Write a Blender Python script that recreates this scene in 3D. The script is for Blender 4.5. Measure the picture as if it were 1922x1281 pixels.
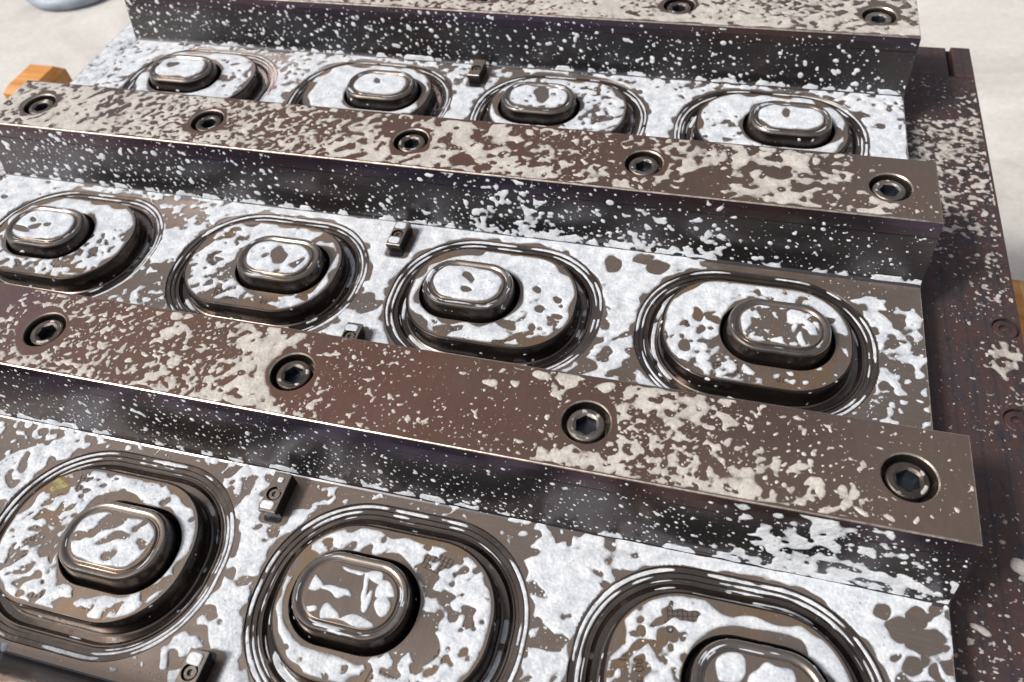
import bpy, bmesh, math, random
import numpy as np
from mathutils import Vector, Matrix, Euler
# ---------------------------------------------------------------- scene, camera, light
for o in list(bpy.data.objects): bpy.data.objects.remove(o)
scene = bpy.context.scene
COL = scene.collection
S = 0.09                                   # one screw pitch of the mould is 90 mm; shapes below are in pitches
cam_d = bpy.data.cameras.new('camera'); cam = bpy.data.objects.new('camera', cam_d); COL.objects.link(cam)
cam.location = (3.28235*S, -1.27651*S, 2.37355*S)
cam.rotation_euler = (0.660688, 0.077981, 0.246898)
cam_d.sensor_width = 36; cam_d.lens = 26.892
cam_d.clip_start = 0.005; cam_d.clip_end = 50
cam_d.dof.use_dof = True; cam_d.dof.focus_distance = 2.75*S; cam_d.dof.aperture_fstop = 20
scene.camera = cam
scene.view_settings.view_transform = 'Standard'; scene.view_settings.look = 'None'
scene.view_settings.exposure = 0.55; scene.view_settings.gamma = 1
scene.view_settings.use_curve_mapping = False
SUN_EL, SUN_AZ = math.radians(48), math.radians(238)    # azimuth measured clockwise from +Y
world = bpy.data.worlds.new('World'); scene.world = world; world.use_nodes = True
wn = world.node_tree; wn.nodes.clear()
wo = wn.nodes.new('ShaderNodeOutputWorld'); wb = wn.nodes.new('ShaderNodeBackground')
sky = wn.nodes.new('ShaderNodeTexSky'); sky.sky_type = 'NISHITA'; sky.sun_disc = False
sky.sun_elevation = SUN_EL; sky.sun_rotation = SUN_AZ; sky.dust_density = 6; sky.air_density = 1.2; sky.ozone_density = 1
hs = wn.nodes.new('ShaderNodeHueSaturation'); hs.inputs['Saturation'].default_value = 0.42
wn.links.new(sky.outputs[0], hs.inputs['Color']); wn.links.new(hs.outputs[0], wb.inputs[0]); wb.inputs[1].default_value = 0.088
wn.links.new(wb.outputs[0], wo.inputs[0])
sun_d = bpy.data.lights.new('sun', 'SUN'); sun = bpy.data.objects.new('sun', sun_d); COL.objects.link(sun)
sun_d.energy = 2.3; sun_d.angle = math.radians(9); sun_d.color = (1, .97, .92)
sdir = Vector((math.sin(SUN_AZ)*math.cos(SUN_EL), math.cos(SUN_AZ)*math.cos(SUN_EL), math.sin(SUN_EL)))
sun.rotation_euler = sdir.to_track_quat('Z', 'Y').to_euler()

# ---------------------------------------------------------------- measured layout (pitches)
H = 0.2704
RY = {'C': 0.0, 'B': 1.2915, 'A': 2.5549, 'D': -1.2915, 'E': 3.84}
RW0, RW1, SL = 0.1772, 0.1814, 0.0749        # rail half widths (near, far), foot slope
X0, X1 = -0.184, 4.1785
SX = [0.017, 0.968, 1.998, 3.036, 4.0]
ROWY = {1: 1.912, 2: 0.645, 3: -0.647}
CX = [0.46, 1.495, 2.525, 3.56]
PX = [-0.062, 0.092, -0.094, 0.078]
SHX, SHY, SR = 0.348, 0.248, 0.225           # raised stage
ZS, ZP = 0.053, 0.110
PHX, PHY, PR = 0.181, 0.124, 0.117           # core on the stage
OUT = 0.102
ZB = -0.15
RING = [(OUT, 0), (.0985, -.0045), (.083, -.0055), (.0805, -.0105), (.067, -.0115), (.0645, -.0175), (.056, -.018), (.053, -.0125), (.0485, -.0125), (.044, -.020), (.036, -.027), (.016, -.030), (.010, -.027)]
WALL = [(.010, -.027), (.0075, -.018), (.003, .046), (.0015, .0515), (-.002, .0545), (-.005, .055)]
CT = {"top_C":[[0.731,0.114,-0.5,0.66],[0.838,-0.029,-0.5,0.396],[0.914,-0.13,0.1,0.66],[1.081,0.069,-0.8,0.396],[1.173,-0.068,-0.4,0.396],[1.245,-0.175,0.1,0.462],[1.32,0.061,-0.7,0.462],[1.402,-0.073,-0.6,0.33],[1.492,-0.184,0.3,0.528],[1.47,0.115,-0.4,0.726],[1.661,0.05,-0.9,0.462],[1.719,-0.059,-0.4,0.462],[1.785,-0.183,0.7,0.66],[1.808,0.102,0.5,0.924],[1.891,-0.026,0.7,0.99],[1.914,-0.157,0.8,0.66],[2.042,0.146,-1.0,0.528],[2.135,0.021,-1.0,0.528],[2.195,-0.123,-0.8,0.66],[2.267,0.093,-1.1,0.462],[2.33,-0.074,-1.1,0.396],[2.466,0.085,-1.5,0.396],[2.533,-0.118,-1.2,0.396],[2.647,0.12,-1.4,0.396],[2.693,-0.044,-1.7,0.33],[2.758,-0.152,-1.0,0.462],[2.854,0.03,-1.8,0.33],[2.89,-0.125,-0.9,0.66],[2.952,-0.17,0.4,0.66],[2.842,0.158,-0.3,0.924],[2.936,0.15,0.3,0.924],[3.188,0.128,0.3,0.858],[3.342,0.127,0.3,0.792],[3.016,0.105,-1.2,0.66],[3.204,0.018,-0.4,0.462],[3.22,-0.096,-0.3,0.528],[3.15,-0.166,0.5,0.528],[3.341,-0.014,-0.2,0.528],[3.357,-0.16,0.5,0.528],[3.447,0.067,-0.6,0.792],[3.505,-0.056,-0.3,0.594],[3.543,-0.173,0.5,0.66],[3.656,0.051,-1.2,0.594],[3.66,-0.078,-0.4,0.66],[3.78,-0.053,-1.0,0.66],[3.78,-0.157,-0.4,0.792],[3.916,0.048,-2.0,0.198],[3.867,-0.139,-1.2,0.726],[4.067,0.097,-2.2,0.198],[4.096,-0.09,-1.9,0.132],[3.98,-0.164,-1.9,0.132]],"top_B":[[-0.142,1.361,0.6,0.656],[-0.021,1.198,0.5,0.82],[0.05,1.41,0.4,0.738],[0.207,1.23,0.9,1.066],[0.279,1.305,0.9,0.984],[0.387,1.212,0.9,0.984],[0.34,1.403,0.2,0.82],[0.435,1.327,-0.3,0.82],[0.551,1.215,0.2,0.656],[0.564,1.388,0.3,0.656],[0.706,1.3,0.2,0.41],[0.816,1.211,0.4,0.492],[0.891,1.389,0.2,0.574],[1.047,1.368,0.0,0.41],[1.126,1.215,0.3,0.492],[1.242,1.374,-0.1,0.492],[1.306,1.241,-0.1,0.41],[1.442,1.301,-0.3,0.41],[1.491,1.19,0.0,0.574],[1.594,1.322,-0.3,0.574],[1.655,1.176,0.4,0.82],[1.73,1.382,0.0,0.984],[1.822,1.277,0.3,0.984],[1.862,1.17,0.5,0.984],[1.906,1.328,-0.8,0.82],[1.958,1.184,0.4,0.984],[2.123,1.209,0.6,1.066],[2.184,1.33,0.3,1.066],[2.227,1.189,0.2,1.23],[2.383,1.322,0.0,0.984],[2.42,1.182,0.6,0.656],[2.438,1.115,0.5,0.82],[2.537,1.382,-0.5,0.738],[2.57,1.241,-0.2,0.574],[2.598,1.123,0.9,0.738],[2.732,1.355,-0.5,0.574],[2.763,1.2,-0.4,0.574],[2.758,1.115,0.7,0.738],[2.893,1.361,-0.6,0.574],[2.927,1.158,-0.2,0.738],[2.983,1.085,0.4,0.82],[3.119,1.359,-0.2,0.738],[3.153,1.26,0.0,0.82],[3.148,1.127,-0.7,0.82],[3.252,1.344,0.1,0.902],[3.308,1.217,-1.8,0.492],[3.316,1.122,-1.0,0.656],[3.444,1.373,0.2,1.066],[3.453,1.24,0.2,1.066],[3.46,1.129,0.5,1.066],[3.612,1.398,0.4,1.066],[3.656,1.305,0.3,1.066],[3.621,1.124,0.5,1.066],[3.757,1.387,-0.2,0.82],[3.778,1.259,-0.6,0.656],[3.778,1.134,-0.2,0.82],[3.94,1.381,-1.2,0.492],[3.933,1.16,-0.3,0.902],[4.099,1.406,-2.4,0.328],[4.126,1.221,-1.4,0.492],[4.046,1.133,0.0,0.984]],"top_A":[[1.397,2.408,0.3,0.4],[2.011,2.39,0.4,0.4],[2.294,2.42,0.5,0.48],[2.576,2.424,0.8,0.64],[2.842,2.478,0.4,0.48],[2.857,2.378,1.0,0.8],[3.24,2.521,0.5,0.56],[3.25,2.396,1.0,0.72],[3.624,2.587,0.0,0.48],[3.627,2.463,0.7,0.72],[3.874,2.49,0.4,0.72],[4.097,2.612,0.3,0.8],[4.09,2.466,0.8,0.8]],"top_D":[[1.641,-1.119,0.3,1.0]],"flank_C":[[3.324,0.168,-2.6,0.68],[3.408,0.02,-1.6,0.68],[3.562,0.166,-0.8,0.68],[3.552,0.04,-0.1,0.748],[3.64,0.165,0.0,0.884],[3.701,0.087,0.6,0.884],[3.672,0.001,0.8,0.884],[3.81,0.145,0.4,0.952],[3.838,0.03,0.8,0.884],[3.925,0.157,-0.4,0.68],[3.956,0.044,0.4,0.748],[4.017,0.138,-1.2,0.816],[4.077,0.035,0.2,0.816],[4.126,0.197,-1.8,0.408],[4.149,0.084,-0.7,0.816],[2.356,0.18,-2.6,0.408],[1.315,0.165,-2.6,0.408],[3.075,0.171,-2.6,0.408],[2.72,0.025,-1.9,0.544],[1.479,-0.004,-1.6,0.544]],"flank_B":[[0.154,0.113,-2.2,0.544],[1.046,0.099,-2.6,0.544],[1.858,0.085,-2.4,0.544],[2.261,0.056,-1.2,0.544],[2.358,0.012,0.0,0.544],[2.505,0.036,-0.4,0.544],[2.602,0.01,0.3,0.612],[2.788,0.084,-1.2,0.544],[2.791,0.009,0.2,0.612],[3.014,0.1,-1.0,0.544],[3.023,0.002,0.6,0.612],[3.234,0.104,-1.4,0.68],[3.246,0.007,0.4,0.68],[3.375,0.025,0.3,0.68],[3.442,0.01,-2.0,0.68],[3.704,0.07,-3.0,0.34],[4.088,0.123,-3.0,0.34],[2.83,0.174,-3.0,0.408]],"flank_A":[[0.011,0.087,-2.2,0.544],[1.062,0.118,-2.4,0.408],[2.305,0.11,-2.4,0.408],[3.662,0.12,-2.2,0.544],[3.418,0.052,-1.4,0.612],[2.005,0.037,-1.5,0.544],[4.046,0.072,-1.5,0.68]],"floor_2":[[-0.074,0.926,1.0,1.056],[0.015,0.981,0.9,1.056],[0.273,1.021,1.0,1.056],[0.599,0.994,0.8,0.88],[0.868,0.942,-0.4,0.792],[0.915,0.961,-1.0,0.88],[1.021,0.531,-0.6,0.792],[0.964,0.723,1.2,1.056],[1.006,0.464,-0.2,0.88],[1.035,1.006,0.6,0.88],[1.193,0.976,0.9,1.056],[1.47,1.04,1.2,1.056],[1.694,1.022,1.4,1.056],[1.894,0.915,1.7,1.32],[1.974,0.7,1.8,1.32],[2.082,0.508,1.3,1.232],[1.973,0.577,-0.2,1.144],[2.071,0.845,1.7,1.232],[2.219,1.004,1.7,1.232],[2.478,1.048,1.6,1.232],[2.724,1.023,1.6,1.232],[2.9,0.957,1.3,1.32],[2.991,0.82,1.5,1.32],[3.04,0.656,1.1,1.144],[3.077,0.554,0.9,1.144],[2.983,0.497,-0.8,1.056],[2.983,0.618,-0.3,1.056],[2.959,0.402,0.4,1.232],[3.16,0.415,0.4,1.144],[3.148,0.79,1.6,1.232],[3.085,0.927,1.4,1.32],[3.276,0.976,0.9,1.056],[3.376,0.948,-0.6,0.88],[3.556,0.95,-2.2,0.44],[3.509,1.032,-2.2,0.44],[3.72,0.98,-1.9,0.264],[3.923,0.958,-1.7,0.352],[4.12,0.965,-1.7,0.352],[3.962,0.909,0.3,1.144],[4.016,0.783,0.9,1.32],[4.114,0.855,0.3,1.056],[4.069,0.69,0.1,1.056],[4.101,0.598,0.0,0.88],[4.145,0.73,-0.2,0.968],[4.042,0.491,-0.4,0.88],[4.092,0.432,-0.6,0.792],[4.134,0.556,-0.4,0.704]],"floor_3":[[0.888,-0.353,-0.6,0.88],[0.958,-0.315,-0.3,0.88],[0.984,-0.449,0.6,1.056],[1.017,-0.397,0.8,1.144],[1.127,-0.351,0.8,1.056],[1.25,-0.326,-0.2,0.88],[1.013,-0.256,-0.8,0.704],[1.265,-0.276,-0.9,0.792],[1.518,-0.316,-0.8,0.792],[1.737,-0.315,-0.7,0.792],[1.844,-0.357,0.3,0.968],[1.948,-0.397,0.8,1.232],[2.009,-0.561,1.3,1.232],[1.938,-0.46,1.2,1.144],[1.988,-0.677,1.0,1.144],[2.063,-0.748,1.2,1.144],[2.002,-0.813,0.6,1.144],[2.051,-0.835,1.1,1.144],[1.866,-0.91,-0.6,1.056],[1.917,-0.832,0.0,1.056],[2.065,-0.472,0.4,1.056],[2.122,-0.421,0.2,1.056],[2.179,-0.368,-0.6,0.968],[2.08,-0.328,-0.5,0.88],[2.248,-0.292,-0.6,0.792],[2.445,-0.291,-0.6,0.792],[2.631,-0.272,-0.8,0.88],[2.8,-0.275,-0.3,0.968],[2.883,-0.315,0.2,1.056],[2.967,-0.37,1.2,1.32],[3.059,-0.474,1.0,1.232],[3.037,-0.529,0.7,1.144],[2.999,-0.587,-0.2,0.968],[3.036,-0.674,0.5,1.056],[3.087,-0.362,0.9,1.144],[3.177,-0.288,0.1,1.144],[3.016,-0.267,-0.8,0.88],[3.347,-0.287,1.3,1.144],[3.511,-0.269,1.5,1.144],[3.672,-0.269,1.6,1.144],[3.829,-0.285,1.7,1.144],[3.981,-0.301,1.6,1.232],[4.053,-0.348,0.9,1.32],[4.086,-0.277,1.2,1.056],[4.15,-0.295,0.2,1.056],[4.105,-0.428,0.8,1.144],[4.047,-0.457,0.9,1.144],[3.991,-0.44,1.2,1.144],[4.17,-0.414,-0.4,1.144],[1.557,-1.03,-1.6,1.056],[1.716,-0.977,-1.0,1.056]],"floor_1":[[-0.123,2.167,0.7,0.792],[0.001,2.269,1.0,0.88],[0.343,2.309,1.0,0.88],[0.591,2.31,0.5,0.616],[0.805,2.225,-0.3,0.528],[0.956,2.189,0.4,0.704],[0.983,1.984,0.8,1.056],[1.107,1.852,1.2,1.056],[1.104,2.155,0.8,0.88],[1.385,2.269,0.8,0.88],[1.639,2.274,0.3,0.792],[1.865,2.251,0.2,0.792],[1.981,2.066,1.5,1.232],[1.965,1.922,1.4,1.144],[1.968,2.213,0.4,0.88],[2.189,2.292,-0.2,0.88],[2.448,2.324,0.1,0.792],[2.748,2.264,0.2,0.88],[2.893,2.235,0.6,0.88],[3.025,2.067,1.4,1.232],[3.072,1.899,1.2,1.144],[3.162,2.27,0.0,0.88],[3.428,2.281,0.2,0.792],[3.172,2.178,1.0,0.88],[3.765,2.303,0.3,0.88],[3.941,2.281,0.5,0.88],[4.038,2.206,0.6,1.056],[4.137,2.264,0.8,0.88],[4.082,2.085,0.8,1.144],[4.15,2.013,1.2,1.056],[4.075,1.883,1.5,1.056],[3.04,2.16,1.0,1.056]],"stage_2":[[0.661,0.756,1.5,0.88],[0.671,0.83,1.5,0.88],[0.555,0.83,1.5,1.056],[0.32,0.867,1.5,0.88],[0.069,0.789,1.2,0.88],[0.696,0.656,0.4,0.528],[0.68,0.551,0.3,0.704],[0.524,0.49,0.2,0.792],[0.368,0.43,0.4,0.88],[0.766,0.703,0.5,0.88],[1.135,0.663,0.6,0.88],[1.16,0.569,0.2,0.704],[1.279,0.495,0.3,0.704],[1.356,0.447,0.2,0.88],[1.258,0.785,0.4,0.88],[1.408,0.863,0.9,1.144],[1.563,0.871,0.6,1.056],[1.674,0.856,0.6,1.144],[1.786,0.742,0.9,1.144],[1.789,0.585,0.9,1.056],[1.69,0.477,0.6,1.056],[1.545,0.421,0.0,1.056],[1.281,0.688,0.6,0.88],[1.359,0.54,0.3,0.704],[2.177,0.778,1.4,0.88],[2.222,0.573,1.4,0.88],[2.301,0.474,1.0,0.88],[2.406,0.425,0.5,1.056],[2.537,0.422,1.0,1.056],[2.656,0.458,0.6,0.968],[2.743,0.448,0.4,0.88],[2.813,0.514,0.9,0.88],[2.826,0.654,1.1,0.88],[2.7,0.631,0.9,0.968],[2.654,0.83,1.9,1.232],[2.803,0.766,1.8,1.232],[2.408,0.882,1.9,1.232],[2.678,0.729,1.8,1.232],[3.293,0.767,2.0,1.32],[3.392,0.813,2.0,1.32],[3.512,0.849,0.9,0.88],[3.652,0.86,0.8,1.056],[3.772,0.827,0.8,1.056],[3.236,0.647,1.0,1.056],[3.311,0.607,0.6,0.792],[3.406,0.651,0.3,0.968],[3.394,0.571,0.1,0.704],[3.284,0.499,0.3,0.88],[3.384,0.468,0.0,0.704],[3.48,0.462,0.0,0.704],[3.539,0.425,0.1,0.792],[3.65,0.423,0.0,0.968],[3.758,0.456,-0.6,0.792],[3.849,0.533,-0.8,0.704],[3.904,0.642,0.0,1.056],[3.887,0.767,0.5,1.144]],"stage_3":[[1.289,-0.438,0.6,0.88],[1.139,-0.512,0.5,0.88],[1.166,-0.611,0.4,0.968],[1.211,-0.701,0.4,0.88],[1.333,-0.751,0.1,0.792],[1.278,-0.819,0.4,0.88],[1.402,-0.845,0.3,0.88],[1.553,-0.829,0.3,0.968],[1.66,-0.84,0.6,1.056],[1.752,-0.767,0.5,1.056],[1.791,-0.632,1.0,1.144],[1.76,-0.524,1.0,1.144],[1.652,-0.425,0.6,1.056],[1.516,-0.412,0.8,1.056],[1.38,-0.44,0.4,0.88],[1.211,-0.454,-0.6,0.88],[1.357,-0.57,0.2,0.88],[1.311,-0.66,0.0,0.88],[2.242,-0.478,0.8,1.144],[2.375,-0.43,0.8,1.144],[2.525,-0.435,0.9,0.968],[2.65,-0.426,0.3,0.88],[2.737,-0.479,0.9,0.792],[2.681,-0.526,-0.6,0.88],[2.788,-0.537,1.2,0.968],[2.831,-0.627,0.9,0.968],[2.757,-0.659,0.9,0.968],[2.653,-0.601,0.1,0.968],[2.783,-0.747,0.7,0.968],[2.672,-0.711,-1.4,1.056],[2.171,-0.657,1.0,1.056],[2.214,-0.749,1.0,1.056],[2.274,-0.801,0.9,1.056],[2.364,-0.844,0.9,1.056],[2.464,-0.836,0.6,0.792],[2.562,-0.829,0.4,0.704],[2.65,-0.793,0.4,0.792],[2.268,-0.537,-0.5,0.88],[2.86,-0.73,0.4,1.056],[3.283,-0.443,1.2,1.056],[3.437,-0.401,1.6,1.144],[3.593,-0.407,1.8,1.144],[3.744,-0.42,1.8,1.144],[3.832,-0.462,1.8,1.144],[3.351,-0.477,0.5,0.968],[3.301,-0.567,0.4,0.968],[3.391,-0.547,0.6,0.968],[3.314,-0.655,0.0,0.88],[3.432,-0.506,1.0,1.056],[3.874,-0.54,1.7,1.056]],"stage_1":[[0.066,1.938,0.6,1.144],[0.074,2.13,1.2,0.88],[0.544,2.104,0.8,0.88],[0.621,1.956,0.6,1.056],[0.756,1.822,0.7,0.968],[0.722,2.02,0.4,0.792],[0.259,2.18,1.2,0.88],[0.351,1.719,1.8,1.144],[0.658,1.76,1.0,1.056],[1.195,1.979,2.0,1.232],[1.274,1.795,1.8,1.232],[1.586,1.769,2.0,1.144],[1.814,1.963,1.8,1.144],[1.783,2.055,1.4,0.88],[1.286,2.066,1.6,0.88],[2.202,1.921,0.8,0.88],[2.432,1.776,1.0,0.88],[2.642,2.073,0.4,0.792],[2.738,1.994,0.3,0.704],[2.684,1.855,0.3,0.704],[2.831,1.919,0.3,0.792],[2.311,1.824,1.0,1.144],[2.488,2.146,0.3,0.792],[2.836,2.053,0.4,0.792],[3.306,2.071,1.4,1.056],[3.267,1.937,0.8,0.88],[3.397,1.872,0.6,0.792],[3.643,1.768,1.4,1.232],[3.828,1.814,1.5,1.232],[3.876,2.022,1.5,1.144],[3.679,2.175,1.5,1.056],[3.451,1.798,0.8,0.88],[3.899,1.943,1.2,1.056]],"core_1":[[0.359,1.923,3.0,0.88],[1.568,1.927,3.0,0.88],[2.449,1.928,0.9,0.88],[3.644,1.941,3.0,0.88]],"core_2":[[0.38,0.638,3.0,0.88],[1.505,0.644,0.7,1.232],[1.668,0.673,1.0,1.232],[2.433,0.654,3.0,0.88],[3.535,0.66,0.0,0.88],[3.63,0.678,-1.2,0.616],[3.725,0.67,-0.6,0.88],[3.579,0.566,-0.4,0.88]],"core_3":[[1.463,-0.649,0.6,1.144],[1.582,-0.643,0.4,1.144],[1.661,-0.607,0.7,1.144],[2.431,-0.635,-3.0,0.88],[3.596,-0.589,-3.0,0.88]],"margin":[[4.42,2.807,-4.25,0.348],[4.513,2.672,-1.45,0.348],[4.344,2.462,-2.75,0.29],[4.556,2.583,-0.75,0.29],[4.383,2.311,-0.25,0.406],[4.555,2.314,-0.05,0.406],[4.418,2.126,-0.05,0.464],[4.577,2.069,-0.15,0.406],[4.448,1.932,-0.25,0.406],[4.575,1.839,-0.45,0.406],[4.403,1.666,-0.45,0.464],[4.522,1.548,-0.65,0.464],[4.401,1.396,-0.85,0.464],[4.285,1.249,-2.05,0.406],[4.543,1.357,-0.75,0.464],[4.304,0.959,-2.05,0.406],[4.429,1.038,-0.85,0.464],[4.583,1.182,-0.75,0.464],[4.402,0.764,-1.05,0.522],[4.504,0.835,-0.15,0.58],[4.336,0.651,-1.65,0.464],[4.523,0.688,-0.25,0.58],[4.433,0.528,-1.05,0.464],[4.488,0.404,-1.25,0.522],[4.438,0.267,-1.65,0.522],[4.452,0.11,-0.75,0.638],[4.353,-0.06,-1.05,0.638],[4.428,-0.079,-0.45,0.696],[4.288,-0.248,-0.55,0.754],[4.411,-0.22,-1.05,0.58],[4.307,-0.356,-0.75,0.754],[4.357,-0.164,-0.85,0.58],[4.512,2.972,-4.25,0.348],[-0.558,2.61,0.75,0.464],[-0.522,2.363,0.55,0.464],[-0.41,2.437,-0.05,0.348],[-0.488,2.13,0.35,0.406],[-0.343,2.206,0.25,0.406],[-0.376,1.138,-0.25,0.348]],"shapes":{"core_2":[[-1,2.432,0.68,0.0117,0.0139,0.0229,-0.029],[-1,2.43,0.61,0.017,0.003,0.0048,-0.0164],[-1,0.326,0.668,0.0153,0.0069,0.0109,-0.0123],[-1,0.417,0.655,0.0152,0.0068,0.0106,-0.0122],[-1,0.295,0.606,0.0592,-0.0023,0.011,-0.0189],[-1,0.364,0.632,0.02,0.0179,0.0121,-0.0112],[-1,1.591,0.659,0.0354,-0.0016,0.0159,-0.0501],[1,3.7,0.704,0.0226,0.0312,0.0226,-0.0316],[1,3.744,0.66,0.0294,-0.0339,-0.0077,-0.0122],[1,3.717,0.597,0.0129,0.0024,0.0008,-0.0345],[1,3.685,0.566,0.0129,0.0024,0.0004,-0.0147],[1,3.583,0.743,0.0328,0.002,-0.0002,-0.0161],[1,3.647,0.739,0.0172,0.0011,-0.0004,-0.016],[1,3.516,0.657,0.0229,-0.0012,-0.004,-0.0618],[1,3.556,0.562,0.0348,-0.0145,-0.0053,-0.0191]],"core_1":[[-1,1.562,1.936,0.0172,0.0022,0.0068,-0.0183],[-1,0.344,1.931,0.0281,0.0198,0.0175,-0.0229],[-1,3.615,1.941,0.0205,-0.0098,-0.0068,-0.0395],[-1,2.447,1.936,0.0371,0.005,0.0166,-0.0735]],"core_3":[[1,2.298,-0.635,0.039,-0.0042,0.0012,-0.0254],[1,2.384,-0.648,0.0517,-0.0015,0.0015,-0.0126],[1,2.41,-0.564,0.0353,-0.0042,0.0004,-0.0195],[1,2.477,-0.57,0.0376,-0.0207,-0.0088,-0.0165],[1,2.466,-0.61,0.0101,0.0008,0.0123,-0.0535],[1,2.531,-0.612,0.0241,0.0054,0.009,-0.0246],[1,2.542,-0.66,0.0222,0.005,0.011,-0.03],[1,2.394,-0.717,0.0194,0.019,0.0291,-0.0241],[1,2.458,-0.724,0.0568,0.0128,0.0064,-0.0161],[1,2.318,-0.711,0.0258,0.0058,0.0052,-0.012],[1,2.511,-0.725,0.0204,0.0046,0.005,-0.0131],[1,2.491,-0.654,0.0134,-0.0036,-0.0065,-0.0327],[1,3.551,-0.599,0.0394,0.0021,-0.0046,-0.0488],[1,3.665,-0.609,0.0638,0.0148,0.0016,-0.0359]],"floor_2":[[-1,2.974,0.948,0.0372,0.0065,0.008,-0.0481],[-1,3.097,0.997,0.047,0.0142,0.0062,-0.03],[-1,3.161,0.965,0.0474,0.0083,0.0051,-0.0389]],"floor_3":[[-1,3.992,-0.314,0.0224,0.005,-0.001,-0.0275],[-1,4.087,-0.312,0.0234,-0.0171,-0.0224,-0.0317],[-1,4.035,-0.352,0.0412,0.0093,-0.0018,-0.0378],[-1,4.109,-0.375,0.0562,0.0022,-0.0084,-0.0379],[-1,4.067,-0.452,0.0257,0.0059,-0.0018,-0.0328],[-1,4.129,-0.456,0.017,0.0039,-0.0019,-0.0267]],"stage_2":[[-1,2.701,0.704,0.0149,0.0027,0.0051,-0.0223],[-1,2.796,0.663,0.0167,0.003,0.0029,-0.0137],[-1,2.732,0.609,0.0187,0.0034,0.0043,-0.0188],[-1,2.81,0.584,0.0212,-0.0009,0.0012,-0.016],[-1,2.627,0.504,0.0316,0.0023,0.0048,-0.0261],[-1,2.73,0.507,0.0132,0.0146,0.0123,-0.0163],[-1,2.388,0.446,0.043,0.0033,0.0037,-0.0156],[-1,2.69,0.451,0.0422,-0.0057,0.0006,-0.0203],[-1,3.342,0.693,0.0198,0.0037,0.0032,-0.0318],[-1,3.4,0.677,0.0254,-0.014,-0.007,-0.0221],[-1,3.308,0.542,0.0154,0.0158,0.0168,-0.0278],[-1,3.423,0.576,0.0231,0.0043,0.0017,-0.0202]],"stage_3":[[-1,1.235,-0.496,0.0507,0.0106,0.0231,-0.0331],[-1,2.695,-0.729,0.0126,0.0494,0.041,-0.0108],[-1,2.686,-0.455,0.0333,0.0073,0.0082,-0.0267],[-1,3.428,-0.468,0.0517,0.0069,0.0004,-0.0158],[-1,3.362,-0.499,0.0354,0.0222,0.0049,-0.0093],[-1,3.369,-0.552,0.0179,0.0041,0.0046,-0.0357],[-1,3.397,-0.533,0.018,0.0041,0.002,-0.0166],[-1,3.302,-0.541,0.012,-0.0016,-0.0034,-0.0169],[-1,3.255,-0.59,0.0135,0.0031,0.0024,-0.0148],[-1,3.309,-0.619,0.0163,0.0037,0.0023,-0.016]],"top_B":[[-1,2.262,1.194,0.0553,0.0084,0.0121,-0.041],[-1,3.553,1.305,0.033,0.0051,0.0013,-0.0295],[-1,3.594,1.311,0.0379,0.0286,0.0097,-0.0356],[-1,3.458,1.314,0.025,0.0038,0.0017,-0.0265],[-1,2.368,1.157,0.0392,0.0115,0.0056,-0.0166]],"top_C":[[1,1.894,-0.002,0.0317,0.0029,0.05,-0.1262],[1,1.93,0.113,0.0534,0.0519,0.0157,-0.0169],[1,1.47,0.076,0.0198,0.0267,0.0215,-0.0179],[1,1.452,0.158,0.0227,0.0042,0.0108,-0.019],[1,2.692,0.091,0.0221,-0.0003,0.0015,-0.0128],[1,3.817,-0.089,0.0132,0.0028,-0.0002,-0.0208],[1,3.821,-0.128,0.0143,0.0001,-0.0037,-0.0242],[1,3.78,-0.157,0.0422,0.0221,0.0019,-0.0077],[1,3.86,-0.14,0.0221,-0.0104,-0.0037,-0.0081],[1,3.751,-0.095,0.0119,0.0025,0.0003,-0.033],[1,3.934,-0.146,0.012,-0.0057,-0.0038,-0.008],[1,3.694,-0.026,0.0152,0.0032,0.0003,-0.0145],[1,2.863,0.149,0.0291,-0.0035,0.0001,-0.0193],[1,2.942,0.146,0.0357,-0.0007,0.0013,-0.0213],[1,3.079,0.149,0.0314,-0.0006,0.0006,-0.0211]]}}

# ---------------------------------------------------------------- materials
def newmat(name):
    m = bpy.data.materials.new(name); m.use_nodes = True
    nt = m.node_tree; b = nt.nodes['Principled BSDF']
    tc = nt.nodes.new('ShaderNodeTexCoord'); mp = nt.nodes.new('ShaderNodeMapping')
    mp.inputs['Scale'].default_value = (1/S,)*3
    nt.links.new(tc.outputs['Object'], mp.inputs[0])
    return m, nt, b, mp
def N(nt, t, **k):
    n = nt.nodes.new(t)
    for a, v in k.items():
        if hasattr(n, a): setattr(n, a, v)
        else: n.inputs[a.replace('_', ' ')].default_value = v
    return n
def noise(nt, vec, scale, detail=4, rough=.55, stretch=None, dist=0):
    if stretch:
        mp = N(nt, 'ShaderNodeMapping'); mp.inputs['Scale'].default_value = stretch
        nt.links.new(vec, mp.inputs[0]); vec = mp.outputs[0]
    n = N(nt, 'ShaderNodeTexNoise'); n.inputs['Scale'].default_value = scale; n.inputs['Detail'].default_value = detail
    n.inputs['Roughness'].default_value = rough; n.inputs['Distortion'].default_value = dist
    nt.links.new(vec, n.inputs['Vector']); return n.outputs['Fac']
def ramp(nt, fac, stops, interp='LINEAR'):
    r = N(nt, 'ShaderNodeValToRGB'); r.color_ramp.interpolation = interp
    e = r.color_ramp.elements
    while len(e) > 1: e.remove(e[-1])
    for i, (p, c) in enumerate(stops):
        if i == 0: el = e[0]; el.position = p
        else: el = e.new(p)
        el.color = (*c, 1) if len(c) == 3 else (c[0],)*3+(1,)
    nt.links.new(fac, r.inputs[0]); return r.outputs[0]
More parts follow.
